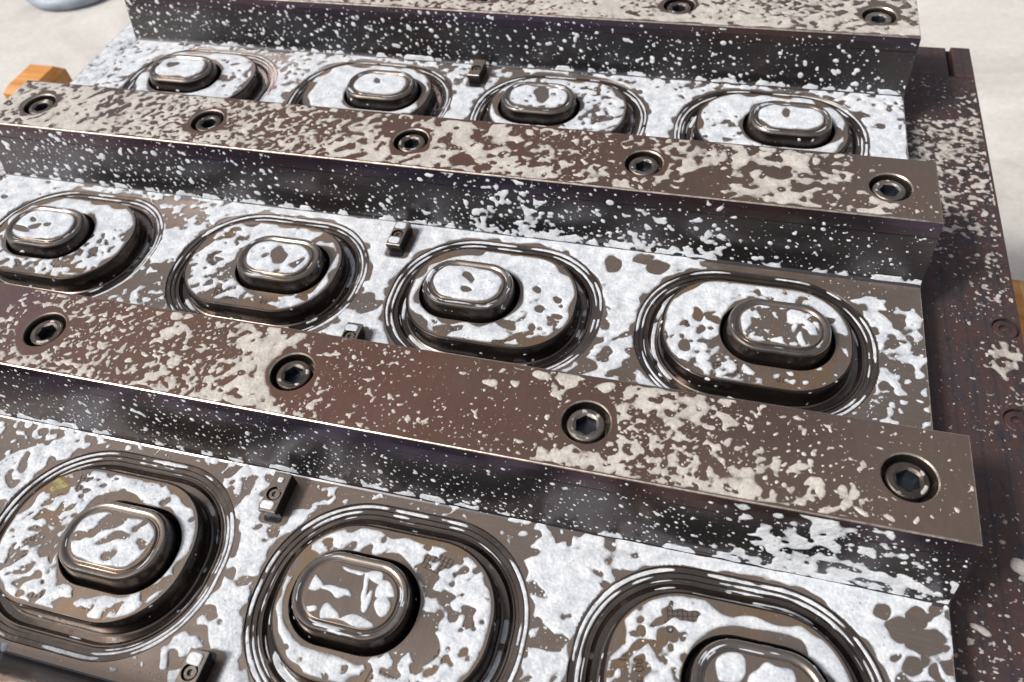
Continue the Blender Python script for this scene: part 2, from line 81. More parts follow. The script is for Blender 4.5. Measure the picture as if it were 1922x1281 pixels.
def mix(nt, fac, a, b, mode='MIX'):
    m = N(nt, 'ShaderNodeMix', data_type='RGBA', blend_type=mode)
    for sk, v in ((m.inputs[0], fac), (m.inputs[6], a), (m.inputs[7], b)):
        if hasattr(v, 'is_linked') or hasattr(v, 'links'): nt.links.new(v, sk)
        else: sk.default_value = v if not isinstance(v, tuple) else (*v, 1)
    return m.outputs[2]
def math_(nt, op, a, b=0.0):
    m = N(nt, 'ShaderNodeMath', operation=op)
    for i, v in enumerate((a, b)):
        if hasattr(v, 'links'): nt.links.new(v, m.inputs[i])
        else: m.inputs[i].default_value = v
    return m.outputs[0]
def bump(nt, b, h, strength=.2, dist=.0002):
    n = N(nt, 'ShaderNodeBump'); n.inputs['Strength'].default_value = strength; n.inputs['Distance'].default_value = dist
    nt.links.new(h, n.inputs['Height']); nt.links.new(n.outputs[0], b.inputs['Normal'])

def steel(name, cols, metal=.75, rough=(.28, .45), brush=(1, 60, 1), tint=None, bumps=.12, scale=1.6, aniso=0):
    m, nt, b, mp = newmat(name); v = mp.outputs[0]
    big = noise(nt, v, scale, 4, .6, dist=.6)
    c = ramp(nt, big, [(.3+.4*i/(len(cols)-1), q) for i, q in enumerate(cols)])
    fine = noise(nt, v, 9, 6, .7, stretch=brush)
    c = mix(nt, .35, c, ramp(nt, fine, [(.3, (.55,)), (.7, (1.25,))]), 'MULTIPLY')
    sp = noise(nt, v, 70, 2, .6)
    c = mix(nt, math_(nt, 'MULTIPLY', math_(nt, 'GREATER_THAN', sp, .70), .35), c, (.5, .46, .42))
    b.inputs['Metallic'].default_value = metal
    nt.links.new(c, b.inputs['Base Color'])
    r = ramp(nt, noise(nt, v, 3.5, 5, .65), [(.3, (rough[0],)), (.7, (rough[1],))])
    nt.links.new(r, b.inputs['Roughness'])
    if aniso: b.inputs['Anisotropic'].default_value = aniso
    bump(nt, b, fine, bumps, .0003*0.5)
    return m, nt, b, v, c
M = {}
# patinated tops of the bars: brown with violet and orange temper colours and faint round polishing marks
m, nt, b, v, c = steel('bar_top_steel', [(.185, .092, .060), (.130, .074, .070), (.18, .098, .072), (.150, .105, .088)], .7, (.24, .42), (1.5, 30, 1), scale=1.1, bumps=.05)
w = N(nt, 'ShaderNodeTexWave', wave_type='RINGS', rings_direction='Z'); w.inputs['Scale'].default_value = 9; w.inputs['Distortion'].default_value = 6; w.inputs['Detail'].default_value = 3; w.inputs['Detail Scale'].default_value = 2.5
nt.links.new(v, w.inputs[0])
sxt = N(nt, 'ShaderNodeSeparateXYZ'); nt.links.new(v, sxt.inputs[0])
pos = math_(nt, 'ADD', math_(nt, 'MULTIPLY', sxt.outputs[0], .235), math_(nt, 'MULTIPLY', math_(nt, 'SUBTRACT', noise(nt, v, 1.7, 4), .5), .35))
tint = ramp(nt, pos, [(.0, (.155, .118, .108)), (.2, (.15, .095, .10)), (.38, (.19, .105, .070)), (.55, (.175, .092, .068)), (.78, (.155, .112, .092)), (.92, (.235, .190, .150))])
c = mix(nt, .62, c, tint)
c2 = mix(nt, .05, c, ramp(nt, w.outputs['Fac'], [(0, (.5,)), (1, (1.4,))]), 'MULTIPLY'); nt.links.new(c2, b.inputs['Base Color'])
M['top'] = m
# polished flanks: dark blue grey with a violet band below the top edge
m, nt, b, v, c = steel('bar_side_steel', [(.085, .080, .085), (.14, .136, .145), (.105, .092, .09)], .9, (.17, .28), (1.2, 1, 16), scale=.9, bumps=.10)
sx = N(nt, 'ShaderNodeSeparateXYZ'); nt.links.new(v, sx.inputs[0])
nz = math_(nt, 'ADD', sx.outputs[2], math_(nt, 'MULTIPLY', noise(nt, v, 1.3, 3), .10))
band = ramp(nt, nz, [(.215, (0,)), (.30, (.9,))])
cb = mix(nt, band, c, ramp(nt, noise(nt, v, .7, 2), [(.35, (.15, .085, .065)), (.5, (.10, .064, .080)), (.65, (.085, .065, .105))]))
nt.links.new(cb, b.inputs['Base Color']); M['side'] = m
M['floor'] = steel('plate_steel', [(.165, .130, .110), (.195, .160, .138), (.185, .142, .116), (.215, .182, .158)], .6, (.26, .42), (1, 26, 1), bumps=.08, scale=2)[0]
M['stage'] = steel('stage_steel', [(.20, .130, .088), (.175, .142, .122), (.19, .150, .125), (.215, .142, .088), (.18, .150, .130)], .6, (.25, .40), (18, 1, 1), bumps=.08, scale=3.2)[0]
M['wall'] = steel('groove_steel', [(.09, .075, .067), (.15, .122, .105), (.20, .165, .14)], .88, (.16, .30), (1, 1, 10), bumps=.1, scale=4)[0]
M['wall_shade'] = steel('shaded_wall_steel', [(.034, .030, .029), (.055, .046, .042), (.085, .068, .060)], .88, (.15, .28), (1, 1, 8), bumps=.08, scale=4)[0]  # near-black colour paints in shade and dark reflections on stage, core and block walls
M['mark'] = steel('engraving_steel', [(.07, .05, .038), (.10, .075, .055)], .6, (.3, .45), (4, 4, 4))[0]
M['core'] = steel('core_steel', [(.20, .17, .15), (.26, .22, .19), (.24, .19, .15)], .9, (.14, .26), (3, 3, 3), bumps=.06, scale=5)[0]
M['edge'] = steel('worn_edge_steel', [(.30, .24, .20), (.66, .58, .50), (.40, .33, .28), (.72, .65, .57)], .9, (.2, .4), (9, 9, 9), bumps=.4, scale=14)[0]
M['screw'] = steel('screw_steel', [(.08, .072, .066), (.13, .115, .105), (.19, .17, .155)], .85, (.34, .52), (20, 20, 20), bumps=.5, scale=9)[0]
sm = M['screw']; oi = sm.node_tree.nodes.new('ShaderNodeObjectInfo'); pb = sm.node_tree.nodes['Principled BSDF']
src_ = pb.inputs['Base Color'].links[0].from_socket
sm.node_tree.links.new(mix(sm.node_tree, 1.0, src_, ramp(sm.node_tree, oi.outputs['Random'], [(0, (.75, .7, .66)), (.5, (1.25, 1.2, 1.15)), (1, (2.1, 2.1, 2.1))]), 'MULTIPLY'), pb.inputs['Base Color'])
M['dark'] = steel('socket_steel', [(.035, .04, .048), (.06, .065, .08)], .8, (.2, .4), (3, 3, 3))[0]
# rusty sawn base plate with stripes along Y
m, nt, b, v, c = steel('base_plate_steel', [(.040, .033, .036), (.060, .044, .042), (.047, .042, .050)], .35, (.45, .65), (9, 6, 1), bumps=.35, scale=3.5)
st = noise(nt, v, 11, 6, .8, stretch=(1.5, 1, 1), dist=.4)
c2 = mix(nt, .75, c, ramp(nt, st, [(.36, (.42, .50, .68)), (.46, (1.0, .95, .98)), (.55, (1.35, .85, .72)), (.64, (.75, .8, .92))]), 'MULTIPLY')
ln = N(nt, 'ShaderNodeTexWave', bands_direction='X'); ln.inputs['Scale'].default_value = 4.2; ln.inputs['Distortion'].default_value = .4; ln.inputs['Detail'].default_value = 2; nt.links.new(v, ln.inputs[0])
c2 = mix(nt, .5, c2, ramp(nt, ln.outputs['Fac'], [(0, (.55, .6, .75)), (.12, (1, 1, 1)), (.8, (1.05, 1, 1)), (1, (1.3, .95, .85))]), 'MULTIPLY')
nt.links.new(c2, b.inputs['Base Color']); M['base'] = m
M['block'] = steel('block_steel', [(.20, .165, .14), (.26, .215, .18)], .75, (.25, .4), (1, 12, 1), bumps=.1)[0]
m, nt, b, v, c = steel('stain', [(.36, .33, .11), (.26, .22, .09)], .1, (.3, .5), (8, 8, 8), scale=12)
nt.links.new(ramp(nt, noise(nt, v, 38, 3, .6), [(.36, (.15,)), (.6, (.95,))]), b.inputs['Alpha']); M['brass'] = m

# foam: thick foam is opaque white, its thin film lets the metal through
m, nt, b, mp = newmat('foam'); v = mp.outputs[0]
at = N(nt, 'ShaderNodeAttribute', attribute_name='thick')
n1 = noise(nt, v, 20, 6, .68); n2 = noise(nt, v, 120, 2, .5)
base = ramp(nt, n1, [(.30, (.40, .425, .47)), (.64, (.66, .675, .70))])
pin = N(nt, 'ShaderNodeTexVoronoi'); pin.inputs['Scale'].default_value = 42; nt.links.new(v, pin.inputs['Vector'])
pn = math_(nt, 'LESS_THAN', pin.outputs['Distance'], math_(nt, 'MULTIPLY', math_(nt, 'SUBTRACT', noise(nt, v, 9, 3), .43), .85))
col = mix(nt, math_(nt, 'MULTIPLY', pn, .6), base, (.22, .19, .18))
spk = ramp(nt, n2, [(.36, (.80,)), (.52, (1,)), (.7, (1.08,))])
col = mix(nt, .6, col, spk, 'MULTIPLY')
nt.links.new(col, b.inputs['Base Color'])
b.inputs['Roughness'].default_value = .38; b.inputs['Specular IOR Level'].default_value = .35
b.inputs['Subsurface Weight'].default_value = .12; b.inputs['Subsurface Scale'].default_value = .0008; b.inputs['Subsurface Radius'].default_value = (1, .95, .9)
th = math_(nt, 'ADD', at.outputs['Fac'], math_(nt, 'MULTIPLY', math_(nt, 'SUBTRACT', n1, .5), .45))
al = ramp(nt, th, [(-.0, (.25,)), (.22, (.78,)), (.6, (.97,))]); nt.links.new(al, b.inputs['Alpha'])
bub = N(nt, 'ShaderNodeTexVoronoi'); bub.inputs['Scale'].default_value = 75; nt.links.new(v, bub.inputs['Vector'])
hh = math_(nt, 'ADD', math_(nt, 'MULTIPLY', bub.outputs['Distance'], .8), n1)
bump(nt, b, hh, .4, .0004); M['foam'] = m
m2 = m.copy(); m2.name = 'thin_foam'; M['foam_thin'] = m2          # soap film drying cream on the warm bars
for n in m2.node_tree.nodes:
    if n.type == 'MIX' and abs(n.inputs[0].default_value-.6) < 1e-4: n.inputs[0].default_value = .3
    if n.type == 'MATH' and n.operation == 'MULTIPLY' and abs(n.inputs[1].default_value-.6) < 1e-4: n.inputs[1].default_value = .25
    if n.type == 'VALTORGB' and abs(n.color_ramp.elements[0].color[2]-.47) < .01:
        n.color_ramp.elements[0].color = (.37, .335, .305, 1); n.color_ramp.elements[1].color = (.58, .54, .495, 1)
    elif n.type == 'VALTORGB':
        n.color_ramp.elements[0].color = (.40,)*3+(1,); n.color_ramp.elements[1].color = (.86,)*3+(1,); n.color_ramp.elements[2].color = (.96,)*3+(1,); n.color_ramp.elements[2].position = .8
# concrete yard, timber, hose
m, nt, b, mp = newmat('concrete'); v = mp.outputs[0]
c = ramp(nt, noise(nt, v, .45, 7, .68, dist=.8), [(.3, (.36, .34, .315)), (.5, (.50, .475, .45)), (.66, (.56, .54, .51))])
c = mix(nt, .5, c, ramp(nt, noise(nt, v, 14, 5, .7), [(.3, (.8,)), (.7, (1.12,))]), 'MULTIPLY')
nt.links.new(c, b.inputs['Base Color']); b.inputs['Roughness'].default_value = .7
bump(nt, b, noise(nt, v, 20, 5), .4, .001); M['concrete'] = m
m, nt, b, mp = newmat('orange_timber'); v = mp.outputs[0]
c = ramp(nt, noise(nt, v, 3, 5, .6, stretch=(.3, 4, 4)), [(.25, (.36, .13, .03)), (.5, (.52, .22, .05)), (.75, (.66, .38, .15))])
nt.links.new(c, b.inputs['Base Color']); b.inputs['Roughness'].default_value = .6; M['timber'] = m
m, nt, b, mp = newmat('hose_rubber'); b.inputs['Base Color'].default_value = (.20, .25, .32, 1); b.inputs['Roughness'].default_value = .5
c = ramp(nt, noise(nt, mp.outputs[0], 2, 3), [(.3, (.12, .16, .22)), (.7, (.34, .38, .44))]); nt.links.new(c, b.inputs['Base Color']); M['hose'] = m

# ---------------------------------------------------------------- mesh helpers
def mesh_obj(name, verts, faces, mats, parent=None, fm=None, smooth=False, loc=(0, 0, 0)):
    me = bpy.data.meshes.new(name)
    me.from_pydata([tuple(c*S for c in p) for p in verts], [], faces)
    for mm in (mats if isinstance(mats, list) else [mats]): me.materials.append(M[mm])
    if fm is not None: me.polygons.foreach_set('material_index', fm)
    if smooth:
        me.polygons.foreach_set('use_smooth', [True]*len(me.polygons))
        try: me.set_sharp_from_angle(angle=math.radians(smooth if smooth is not True else 40))
        except Exception: pass
    me.update()
    o = bpy.data.objects.new(name, me); COL.objects.link(o)
    o.location = [c*S for c in loc]
    if parent: o.parent = parent
    return o
def empty(name, loc, label, cat, group=None):
    o = bpy.data.objects.new(name, None); COL.objects.link(o); o.location = [c*S for c in loc]; o.empty_display_size = .01
    o['label'] = label; o['category'] = cat
    if group: o['group'] = group
    return o
def copy_tree(root, loc, label):
    r = root.copy(); COL.objects.link(r); r.location = [c*S for c in loc]; r['label'] = label
    for ch in root.children:
        c = ch.copy(); COL.objects.link(c); c.parent = r
        for g in ch.children:
            d = g.copy(); COL.objects.link(d); d.parent = c
    return r
def stadium(hx, hy, r, off=0, z=0, n=20, cx=0, cy=0):
    hx, hy, r = hx+off, hy+off, max(r+off, .004); r = min(r, hx, hy); pts = []
    for q, (sx_, sy_) in enumerate(((1, 1), (-1, 1), (-1, -1), (1, -1))):
        for i in range(n+1):
            t = (q+i/n)*math.pi/2
            pts.append((cx+sx_*(hx-r)+r*math.cos(t), cy+sy_*(hy-r)+r*math.sin(t), z))
    return pts
def loft(loops, closed_in=False):
    V = []; F = []; n = len(loops[0])
    for l in loops: V += l
    for k in range(len(loops)-1):
        for i in range(n):
            j = (i+1) % n; a = k*n
            F.append((a+i, a+j, a+n+j, a+n+i))
    if closed_in: F.append(tuple((len(loops)-1)*n+i for i in range(n)))
    return V, F
def fill(outer, holes):                      # flat sheet with holes, seen from above
    bm = bmesh.new(); ed = []
    for lp in [outer]+holes:
        vs = [bm.verts.new(p) for p in lp]
        for i in range(len(vs)): ed.append(bm.edges.new((vs[i], vs[(i+1) % len(vs)])))
    bmesh.ops.triangle_fill(bm, use_beauty=True, use_dissolve=False, edges=ed, normal=(0, 0, 1))
    bm.verts.index_update()
    V = [tuple(v.co) for v in bm.verts]; F = []
    for f in bm.faces:
        ids = [v.index for v in f.verts]
        if f.normal.z < 0: ids.reverse()
        F.append(tuple(ids))
    bm.free(); return V, F
def join(parts):
    V = []; F = []; FM = []
    for (v, f, mi) in parts:
        b0 = len(V); V += v; F += [tuple(i+b0 for i in q) for q in f]; FM += [mi]*len(f)
    return V, F, FM
def rect(x0, y0, x1, y1, z): return [(x0, y0, z), (x1, y0, z), (x1, y1, z), (x0, y1, z)]
def circle(cx, cy, r, z, n=40): return [(cx+r*math.cos(2*math.pi*i/n), cy+r*math.sin(2*math.pi*i/n), z) for i in range(n)]

# ---------------------------------------------------------------- mould base: wide base plate + cavity plate
base = empty('mould', (2, .65, ZB), 'dark steel mould plates under everything, rust striped and foam flecked along the right margin', 'mould')
def under(v): return [(x-2, y-.65, z-ZB) for x, y, z in v]
BX0, BX1, BY0, BY1 = -.57, 4.595, -2.6, 3.02
bolts = [(4.539, 1.011), (4.529, .570), (4.53, -.9)]
top = fill(rect(BX0, BY0, BX1, 2.745, ZB), [circle(x, y, .052, ZB, 28) for x, y in bolts])
sides = loft([rect(BX0, BY0, BX1, BY1, ZB-.9), rect(BX0, BY0, BX1, BY1, ZB-.02)])
slot = 4.487
parts = [(top[0], top[1], 0), (sides[0], sides[1], 0)]
# far end: two raised pads with a saw slot between
for xa, xb, dz in ((BX0, slot-.012, .004), (slot+.012, BX1, .010)):
    v, f = loft([rect(xa, 2.745, xb, BY1, ZB-.1), rect(xa, 2.745, xb, BY1, ZB+dz-.008), rect(xa+.008, 2.753, xb-.008, BY1-.01, ZB+dz)], True)
    parts.append((v, f, 0))
for x, y in bolts:
    v, f = loft([circle(x, y, .052, ZB, 28), circle(x, y, .050, ZB-.05, 28)]); parts.append((v, [tuple(reversed(q)) for q in f], 0))
e = [rect(BX0, BY0, BX1, 2.745, ZB), rect(BX0, BY0, BX1, BY1, ZB-.02)]
V, F, FM = join(parts); mesh_obj('base_plate', under(V), F, 'base', base, FM)
bx = None
for x, y in bolts:
    V, F = loft([circle(0, 0, .047, -.05, 28), circle(0, 0, .047, -.010, 28), circle(0, 0, .043, -.006, 28), circle(0, 0, .024, -.006, 28), circle(0, 0, .022, -.018, 28)], True)
    o = mesh_obj('plate_bolt', V, F, ['base'], base, smooth=40) if bx is None else bx.copy()
    if bx is not None: COL.objects.link(o)
    bx = bx or o; o.location = ((x-2)*S, (y-.65)*S, 0)
# cavity plate with an opening for every cavity
holes = []; cav = []
for row, ids in ((1, (0, 1, 2, 3)), (2, (0, 1, 2, 3)), (3, (0, 1, 2, 3))):
    for i in ids:
        cav.append((row, i)); holes.append(stadium(SHX, SHY, SR, OUT, 0, 20, CX[i], ROWY[row]))
CY0, CY1 = -1.75, 3.0
BE = .005
top = fill(rect(X0+BE, CY0, X1-BE, 2.78, 0), holes)
pl = loft([rect(X0, CY0-.01, X1, 2.79, ZB-.05), rect(X0, CY0-.01, X1, 2.79, -BE), rect(X0+BE, CY0, X1-BE, 2.78, 0)])
V, F, FM = join([(top[0], top[1], 0), (pl[0], pl[1], 1)])
mesh_obj('cavity_plate', under(V), F, ['floor', 'edge'], base, [1 if (fm == 1 and k % 4 >= 0 and k-len(top[1]) >= 4) else 0 for k, fm in enumerate(FM)])

# ---------------------------------------------------------------- cavities
def stage_parts(px):
    V, F = loft([stadium(SHX, SHY, SR, o_, z) for o_, z in RING])
    ring = (V, F)
    hole = stadium(PHX, PHY, PR, .028, ZS, 20, px, 0)
    t = fill(stadium(SHX, SHY, SR, -.005, ZS), [hole])
    w = loft([stadium(SHX, SHY, SR, o_, z) for o_, z in WALL])
    g = loft([stadium(PHX, PHY, PR, .028, ZS, 20, px, 0), stadium(PHX, PHY, PR, .024, ZS-.003, 20, px, 0), stadium(PHX, PHY, PR, .020, ZS-.03, 20, px, 0)])
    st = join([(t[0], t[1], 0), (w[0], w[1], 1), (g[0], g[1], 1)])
    prof = [(.020, ZS-.03), (.016, ZS-.028), (.014, ZS), (.002, ZP-.010), (-.001, ZP-.004), (-.005, ZP), (-.013, ZP+.001), (-.020, ZP-.0015), (-.026, ZP-.007), (-.030, ZP-.0075), (-.033, ZP-.002), (-.035, ZP-.001)]
    cv, cf = loft([stadium(PHX, PHY, PR, o_, z, 20, px, 0) for o_, z in prof])
    ct = fill(stadium(PHX, PHY, PR, -.035, ZP-.001, 20, px, 0), [])
    nw = (len(cf)//(len(prof)-1))*3
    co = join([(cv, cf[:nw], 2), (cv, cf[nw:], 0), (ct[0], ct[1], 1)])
    return ring, st, co
def text_mesh(s, size, mirror=False):
    cu = bpy.data.curves.new('t', 'FONT'); cu.body = s; cu.size = size*S; cu.extrude = .0007*S; cu.offset = 0; cu.align_x = 'CENTER'; cu.align_y = 'CENTER'
    o = bpy.data.objects.new('t', cu); COL.objects.link(o)
    dg = bpy.context.evaluated_depsgraph_get(); me = bpy.data.meshes.new_from_object(o.evaluated_get(dg))
    bpy.data.objects.remove(o)
    if mirror: me.transform(Matrix.Scale(-1, 4, Vector((1, 0, 0)))); me.flip_normals()
    me.materials.clear(); me.materials.append(M['mark']); return me
TX = [text_mesh('VA-Fr 08', .040, True), text_mesh('10', .034, True), text_mesh('OL', .030, True), text_mesh('OO', .030, True), text_mesh('E1', .030, True)]
gv = []; gf = []
def bar_(x0, y0, x1, y1, h=.0012):
    b0 = len(gv); gv.extend([(x0, y0, 0), (x1, y0, 0), (x1, y1, 0), (x0, y1, 0), (x0, y0, h), (x1, y0, h), (x1, y1, h), (x0, y1, h)])
    gf.extend([tuple(b0+i for i in q) for q in ((4, 5, 6, 7), (0, 1, 5, 4), (1, 2, 6, 5), (2, 3, 7, 6), (3, 0, 4, 7))])
for i in range(7): bar_(i*.018, 0, i*.018+.0022, .075)
for i in range(5): bar_(0, i*.018, .110, i*.018+.0022)
names_row = {1: 'far row', 2: 'middle row', 3: 'near row'}
side_txt = ['core left of centre', 'core right of centre', 'core left of centre', 'core right of centre']
LAB = {(1, 0): 'far left corner cavity, white capped core with one small curled gap',
 (1, 1): 'cavity in the far row whose white foam cap has one round dot in the middle',
 (1, 2): 'far row cavity just right of the clamp block, brown island on its core',
 (1, 3): 'rightmost far row cavity, white capped core with a dark notch',
 (2, 0): 'cavity at the left edge, two dots and a curved gap in its white cap',
 (2, 1): 'cavity left of the middle clamp block, patchy foam with a brown island on its core',
 (2, 2): 'cavity in the middle of the picture, white foam cap with two small dark gaps',
 (2, 3): 'rightmost cavity of the middle row, mostly bare core with a hooked foam patch',
 (3, 1): 'nearest row cavity at the left edge with a yellow stain on its stage',
 (3, 2): 'large cavity at the bottom centre with engraved letters and curled foam on its core',
 (3, 3): 'cavity at the bottom right, cut by the lower edge, ringed by thick white foam',
 (3, 0): 'nearest row cavity beyond the left edge of the picture'}
protos = {}
for row, i in cav:
    if (row, i) == (3, 0): continue
    loc = (CX[i], ROWY[row], 0)
    if i not in protos:
        ring, st, co = stage_parts(PX[i])
        r = empty('mould_cavity', loc, LAB[(row, i)], 'mould cavity', 'oval cavities of the mould')
        mesh_obj('groove_ring', ring[0], ring[1], 'wall', r, smooth=30)
        so = mesh_obj('stage', st[0], st[1], ['stage', 'wall_shade'], r, st[2], smooth=30)
        mesh_obj('core', co[0], co[1], ['core', 'stage', 'wall_shade'], r, co[2], smooth=30)
        sgn = -1 if PX[i] > 0 else 1       # engravings on the wide side of the stage
        tb = [(TX[0], .235, -.045, math.radians(72)), (TX[1], .300, .02, math.radians(80)), (TX[2], .18, .135, math.radians(70)), (TX[3], .225, .105, math.radians(75)), (TX[4], .06, -.20, math.radians(8)), (TX[1], -.1, -.205, 0)]
        for me, x, y, a in tb:
            o = bpy.data.objects.new('engraving', me); COL.objects.link(o); o.parent = so
            o.location = (x*sgn*S, y*S, (ZS+.0003)*S); o.rotation_euler = (0, 0, a*sgn)
        for x, y in ((.075, .150), (.02, -.228)):
            o = mesh_obj('engraved_grid', gv, gf, 'mark', so, loc=(x*sgn-(.11 if sgn < 0 else 0), y, ZS+.0002)); o.rotation_euler = (0, 0, -.2*sgn); o.scale = (.8, .8, 1)
        protos[i] = r
    else: copy_tree(protos[i], loc, LAB[(row, i)])
# yellow stain on the near left cavity
random.seed(3)
for o in bpy.data.objects:
    if o.get('label', '') == LAB[(3, 1)]: cav31 = o
pts = []
for k in range(28):
    t = 2*math.pi*k/28; r_ = .026*(1+.3*math.sin(3*t+1)+.15*math.sin(7*t)); pts.append((1.2367-CX[1]+r_*math.cos(t)*1.1, -.4917-ROWY[3]+r_*math.sin(t), ZS+.0004))
V, F = loft([pts, [(p[0]*.9+(1.2367-CX[1])*.1, p[1]*.9+(-.4917-ROWY[3])*.1, ZS+.0012) for p in pts]], True)
st_ = mesh_obj('stain', V, F, 'brass', cav31); st_['label'] = 'yellow green dried residue spot'

# ---------------------------------------------------------------- clamping bars with socket screws
def make_bar_mesh():
    y0, y1 = -RW0, RW1; bv = .0045
    hs_ = [circle(x, 0, .083, H, 44) for x in SX]
    t = fill(rect(X0+bv, y0+bv, X1-bv, y1-bv, H), hs_)
    parts = [(t[0], t[1], 0)]
    ed = loft([rect(X0, y0, X1, y1, H-bv), rect(X0+bv*.35, y0+bv*.35, X1-bv*.35, y1-bv*.35, H-bv*.35), rect(X0+bv, y0+bv, X1-bv, y1-bv, H)])
    parts.append((ed[0], ed[1], 2))
    def lv(z, ex=0, s=None):
        k = SL*(1-z/H) if s is None else s
        return rect(X0-ex*0, y0-k+ex, X1, y1+k-ex, z)
    zs = [(0, 0), (0.000, -.0), ]
    levels = [rect(X0, y0-SL-.010, X1, y1+SL+.010, 0.0006), rect(X0, y0-SL-.004, X1, y1+SL+.004, .003), rect(X0, y0-SL+.001, X1, y1+SL-.001, .010), lv(.02), lv(.06), lv(.12), lv(.2035), lv(.204, .003), lv(.2065, .003), lv(.207), lv(.24), rect(X0, y0, X1, y1, H-bv)]
    sd = loft(levels); parts.append((sd[0], sd[1], 1))
    for x in SX:
        w_ = loft([circle(x, 0, .083, H, 44), circle(x, 0, .079, H-.005, 44), circle(x, 0, .0775, H-.012, 44), circle(x, 0, .0775, H-.09, 44), circle(x, 0, .01, H-.09, 44)])
        nf = len(w_[1])//4; parts.append((w_[0], w_[1][:nf], 2)); parts.append((w_[0], w_[1][nf:], 3))
    return join(parts)
BV, BF, BFM = make_bar_mesh()
def hexa(r, z, n=48, rot=.3):
    out = []
    for i in range(n):
        t = 2*math.pi*i/n; a = (t-rot) % (math.pi/3)-math.pi/6
        rr = r*math.cos(math.pi/6)/math.cos(a); out.append((rr*math.cos(t), rr*math.sin(t), z))
    return out
n48 = lambda r, z: circle(0, 0, r, z, 48)
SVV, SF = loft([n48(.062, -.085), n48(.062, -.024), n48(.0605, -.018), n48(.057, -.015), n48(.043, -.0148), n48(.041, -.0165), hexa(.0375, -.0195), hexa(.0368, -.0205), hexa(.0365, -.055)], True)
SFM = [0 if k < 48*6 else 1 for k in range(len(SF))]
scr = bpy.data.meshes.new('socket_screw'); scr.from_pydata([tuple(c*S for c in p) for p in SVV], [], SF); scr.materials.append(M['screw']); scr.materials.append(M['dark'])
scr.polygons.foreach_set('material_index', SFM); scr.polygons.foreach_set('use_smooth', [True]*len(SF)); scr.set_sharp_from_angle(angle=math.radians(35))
BLAB = {'A': 'far steel bar along the top of the picture, finely mottled with foam',
        'B': 'middle steel clamping bar with five socket screws, white foam heaped on its left end',
        'C': 'widest front steel bar, brown right end nearly bare',
        'D': 'steel clamping bar whose top only just shows in the bottom left corner'}
bar0 = None; barm = None
rnd = random.Random(5)
for k in 'CBAD':
    r = empty('clamping_bar', (0, RY[k], 0), BLAB[k], 'steel bar', 'steel bars between the cavity rows')
    if barm is None:
        o = mesh_obj('bar_body', BV, BF, ['top', 'side', 'edge', 'wall'], r, BFM); barm = o.data
    else:
        o = bpy.data.objects.new('bar_body', barm); COL.objects.link(o); o.parent = r
    for x in SX:
        s_ = bpy.data.objects.new('socket_screw', scr); COL.objects.link(s_); s_.parent = r
        s_.location = (x*S, 0, H*S); s_.rotation_euler = (0, 0, rnd.uniform(0, 6))

# ---------------------------------------------------------------- small clamp blocks with a screw, between the cavities
def prism_y(profile_xz, y0, y1):            # extrude a closed x-z outline along y
    n = len(profile_xz); V = [(x, y0, z) for x, z in profile_xz]+[(x, y1, z) for x, z in profile_xz]
    F = [(i, (i+1) % n, n+(i+1) % n, n+i) for i in range(n)]
    F += [tuple(reversed(range(n))), tuple(range(n, 2*n))]
    return V, F
def make_block(loc, label):
    r = empty('clamp_block', loc, label, 'clamp block', 'small screwed blocks between the cavities')
    hw, L, h = .032, .0735, .062
    t = fill(rect(-hw+.002, -L+.002, hw-.002, L-.002, h), [circle(0, -.008, .0262, h, 32)])
    edge = loft([rect(-hw, -L, hw, L, h-.002), rect(-hw+.002, -L+.002, hw-.002, L-.002, h)])
    body = loft([rect(-hw, -L+.012, hw, L, 0), rect(-hw, -L+.012, hw, L, .028), rect(-hw, -L, hw, L, .040), rect(-hw, -L, hw, L, h-.002)])
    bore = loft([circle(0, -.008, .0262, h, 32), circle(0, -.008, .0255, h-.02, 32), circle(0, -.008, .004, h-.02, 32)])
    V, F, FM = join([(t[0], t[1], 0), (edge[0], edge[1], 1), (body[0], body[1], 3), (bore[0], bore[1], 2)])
    mesh_obj('block_body', V, F, ['block', 'edge', 'wall', 'wall_shade'], r, FM)
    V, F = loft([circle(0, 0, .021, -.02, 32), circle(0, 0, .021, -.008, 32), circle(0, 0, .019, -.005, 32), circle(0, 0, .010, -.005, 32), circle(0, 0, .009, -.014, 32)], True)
    o = mesh_obj('block_screw', V, F, 'screw', r, smooth=40, loc=(0, -.008, h))
    pv, pf = loft([stadium(.032, .016, .014, .001, .0007, 8), stadium(.032, .016, .014, -.004, .0009, 8)], True)
    mesh_obj('block_pocket', pv, pf, 'dark', r, loc=(.004, -L+.004, 0))
    return r
b0_ = make_block((2.025, ROWY[3]+.291, 0), 'small screwed block at the foot of the front bar, its screw head bare')
copy_tree(b0_, (2.026, ROWY[2]+.273, 0), 'small screwed block in thick foam below the middle bar, left of the central cavity')
copy_tree(b0_, (2.026, ROWY[1]+.280, 0), 'small screwed block at the foot of the far bar, in the far row')
for row, lab in ((3, 'small screwed block at the bottom edge of the picture between two cavities'), (2, 'small block just peeping out behind the front bar, foam dab on top')):
    q = copy_tree(b0_, (2.026, ROWY[row]-.318, 0), lab); q.rotation_euler = (0, 0, math.pi)

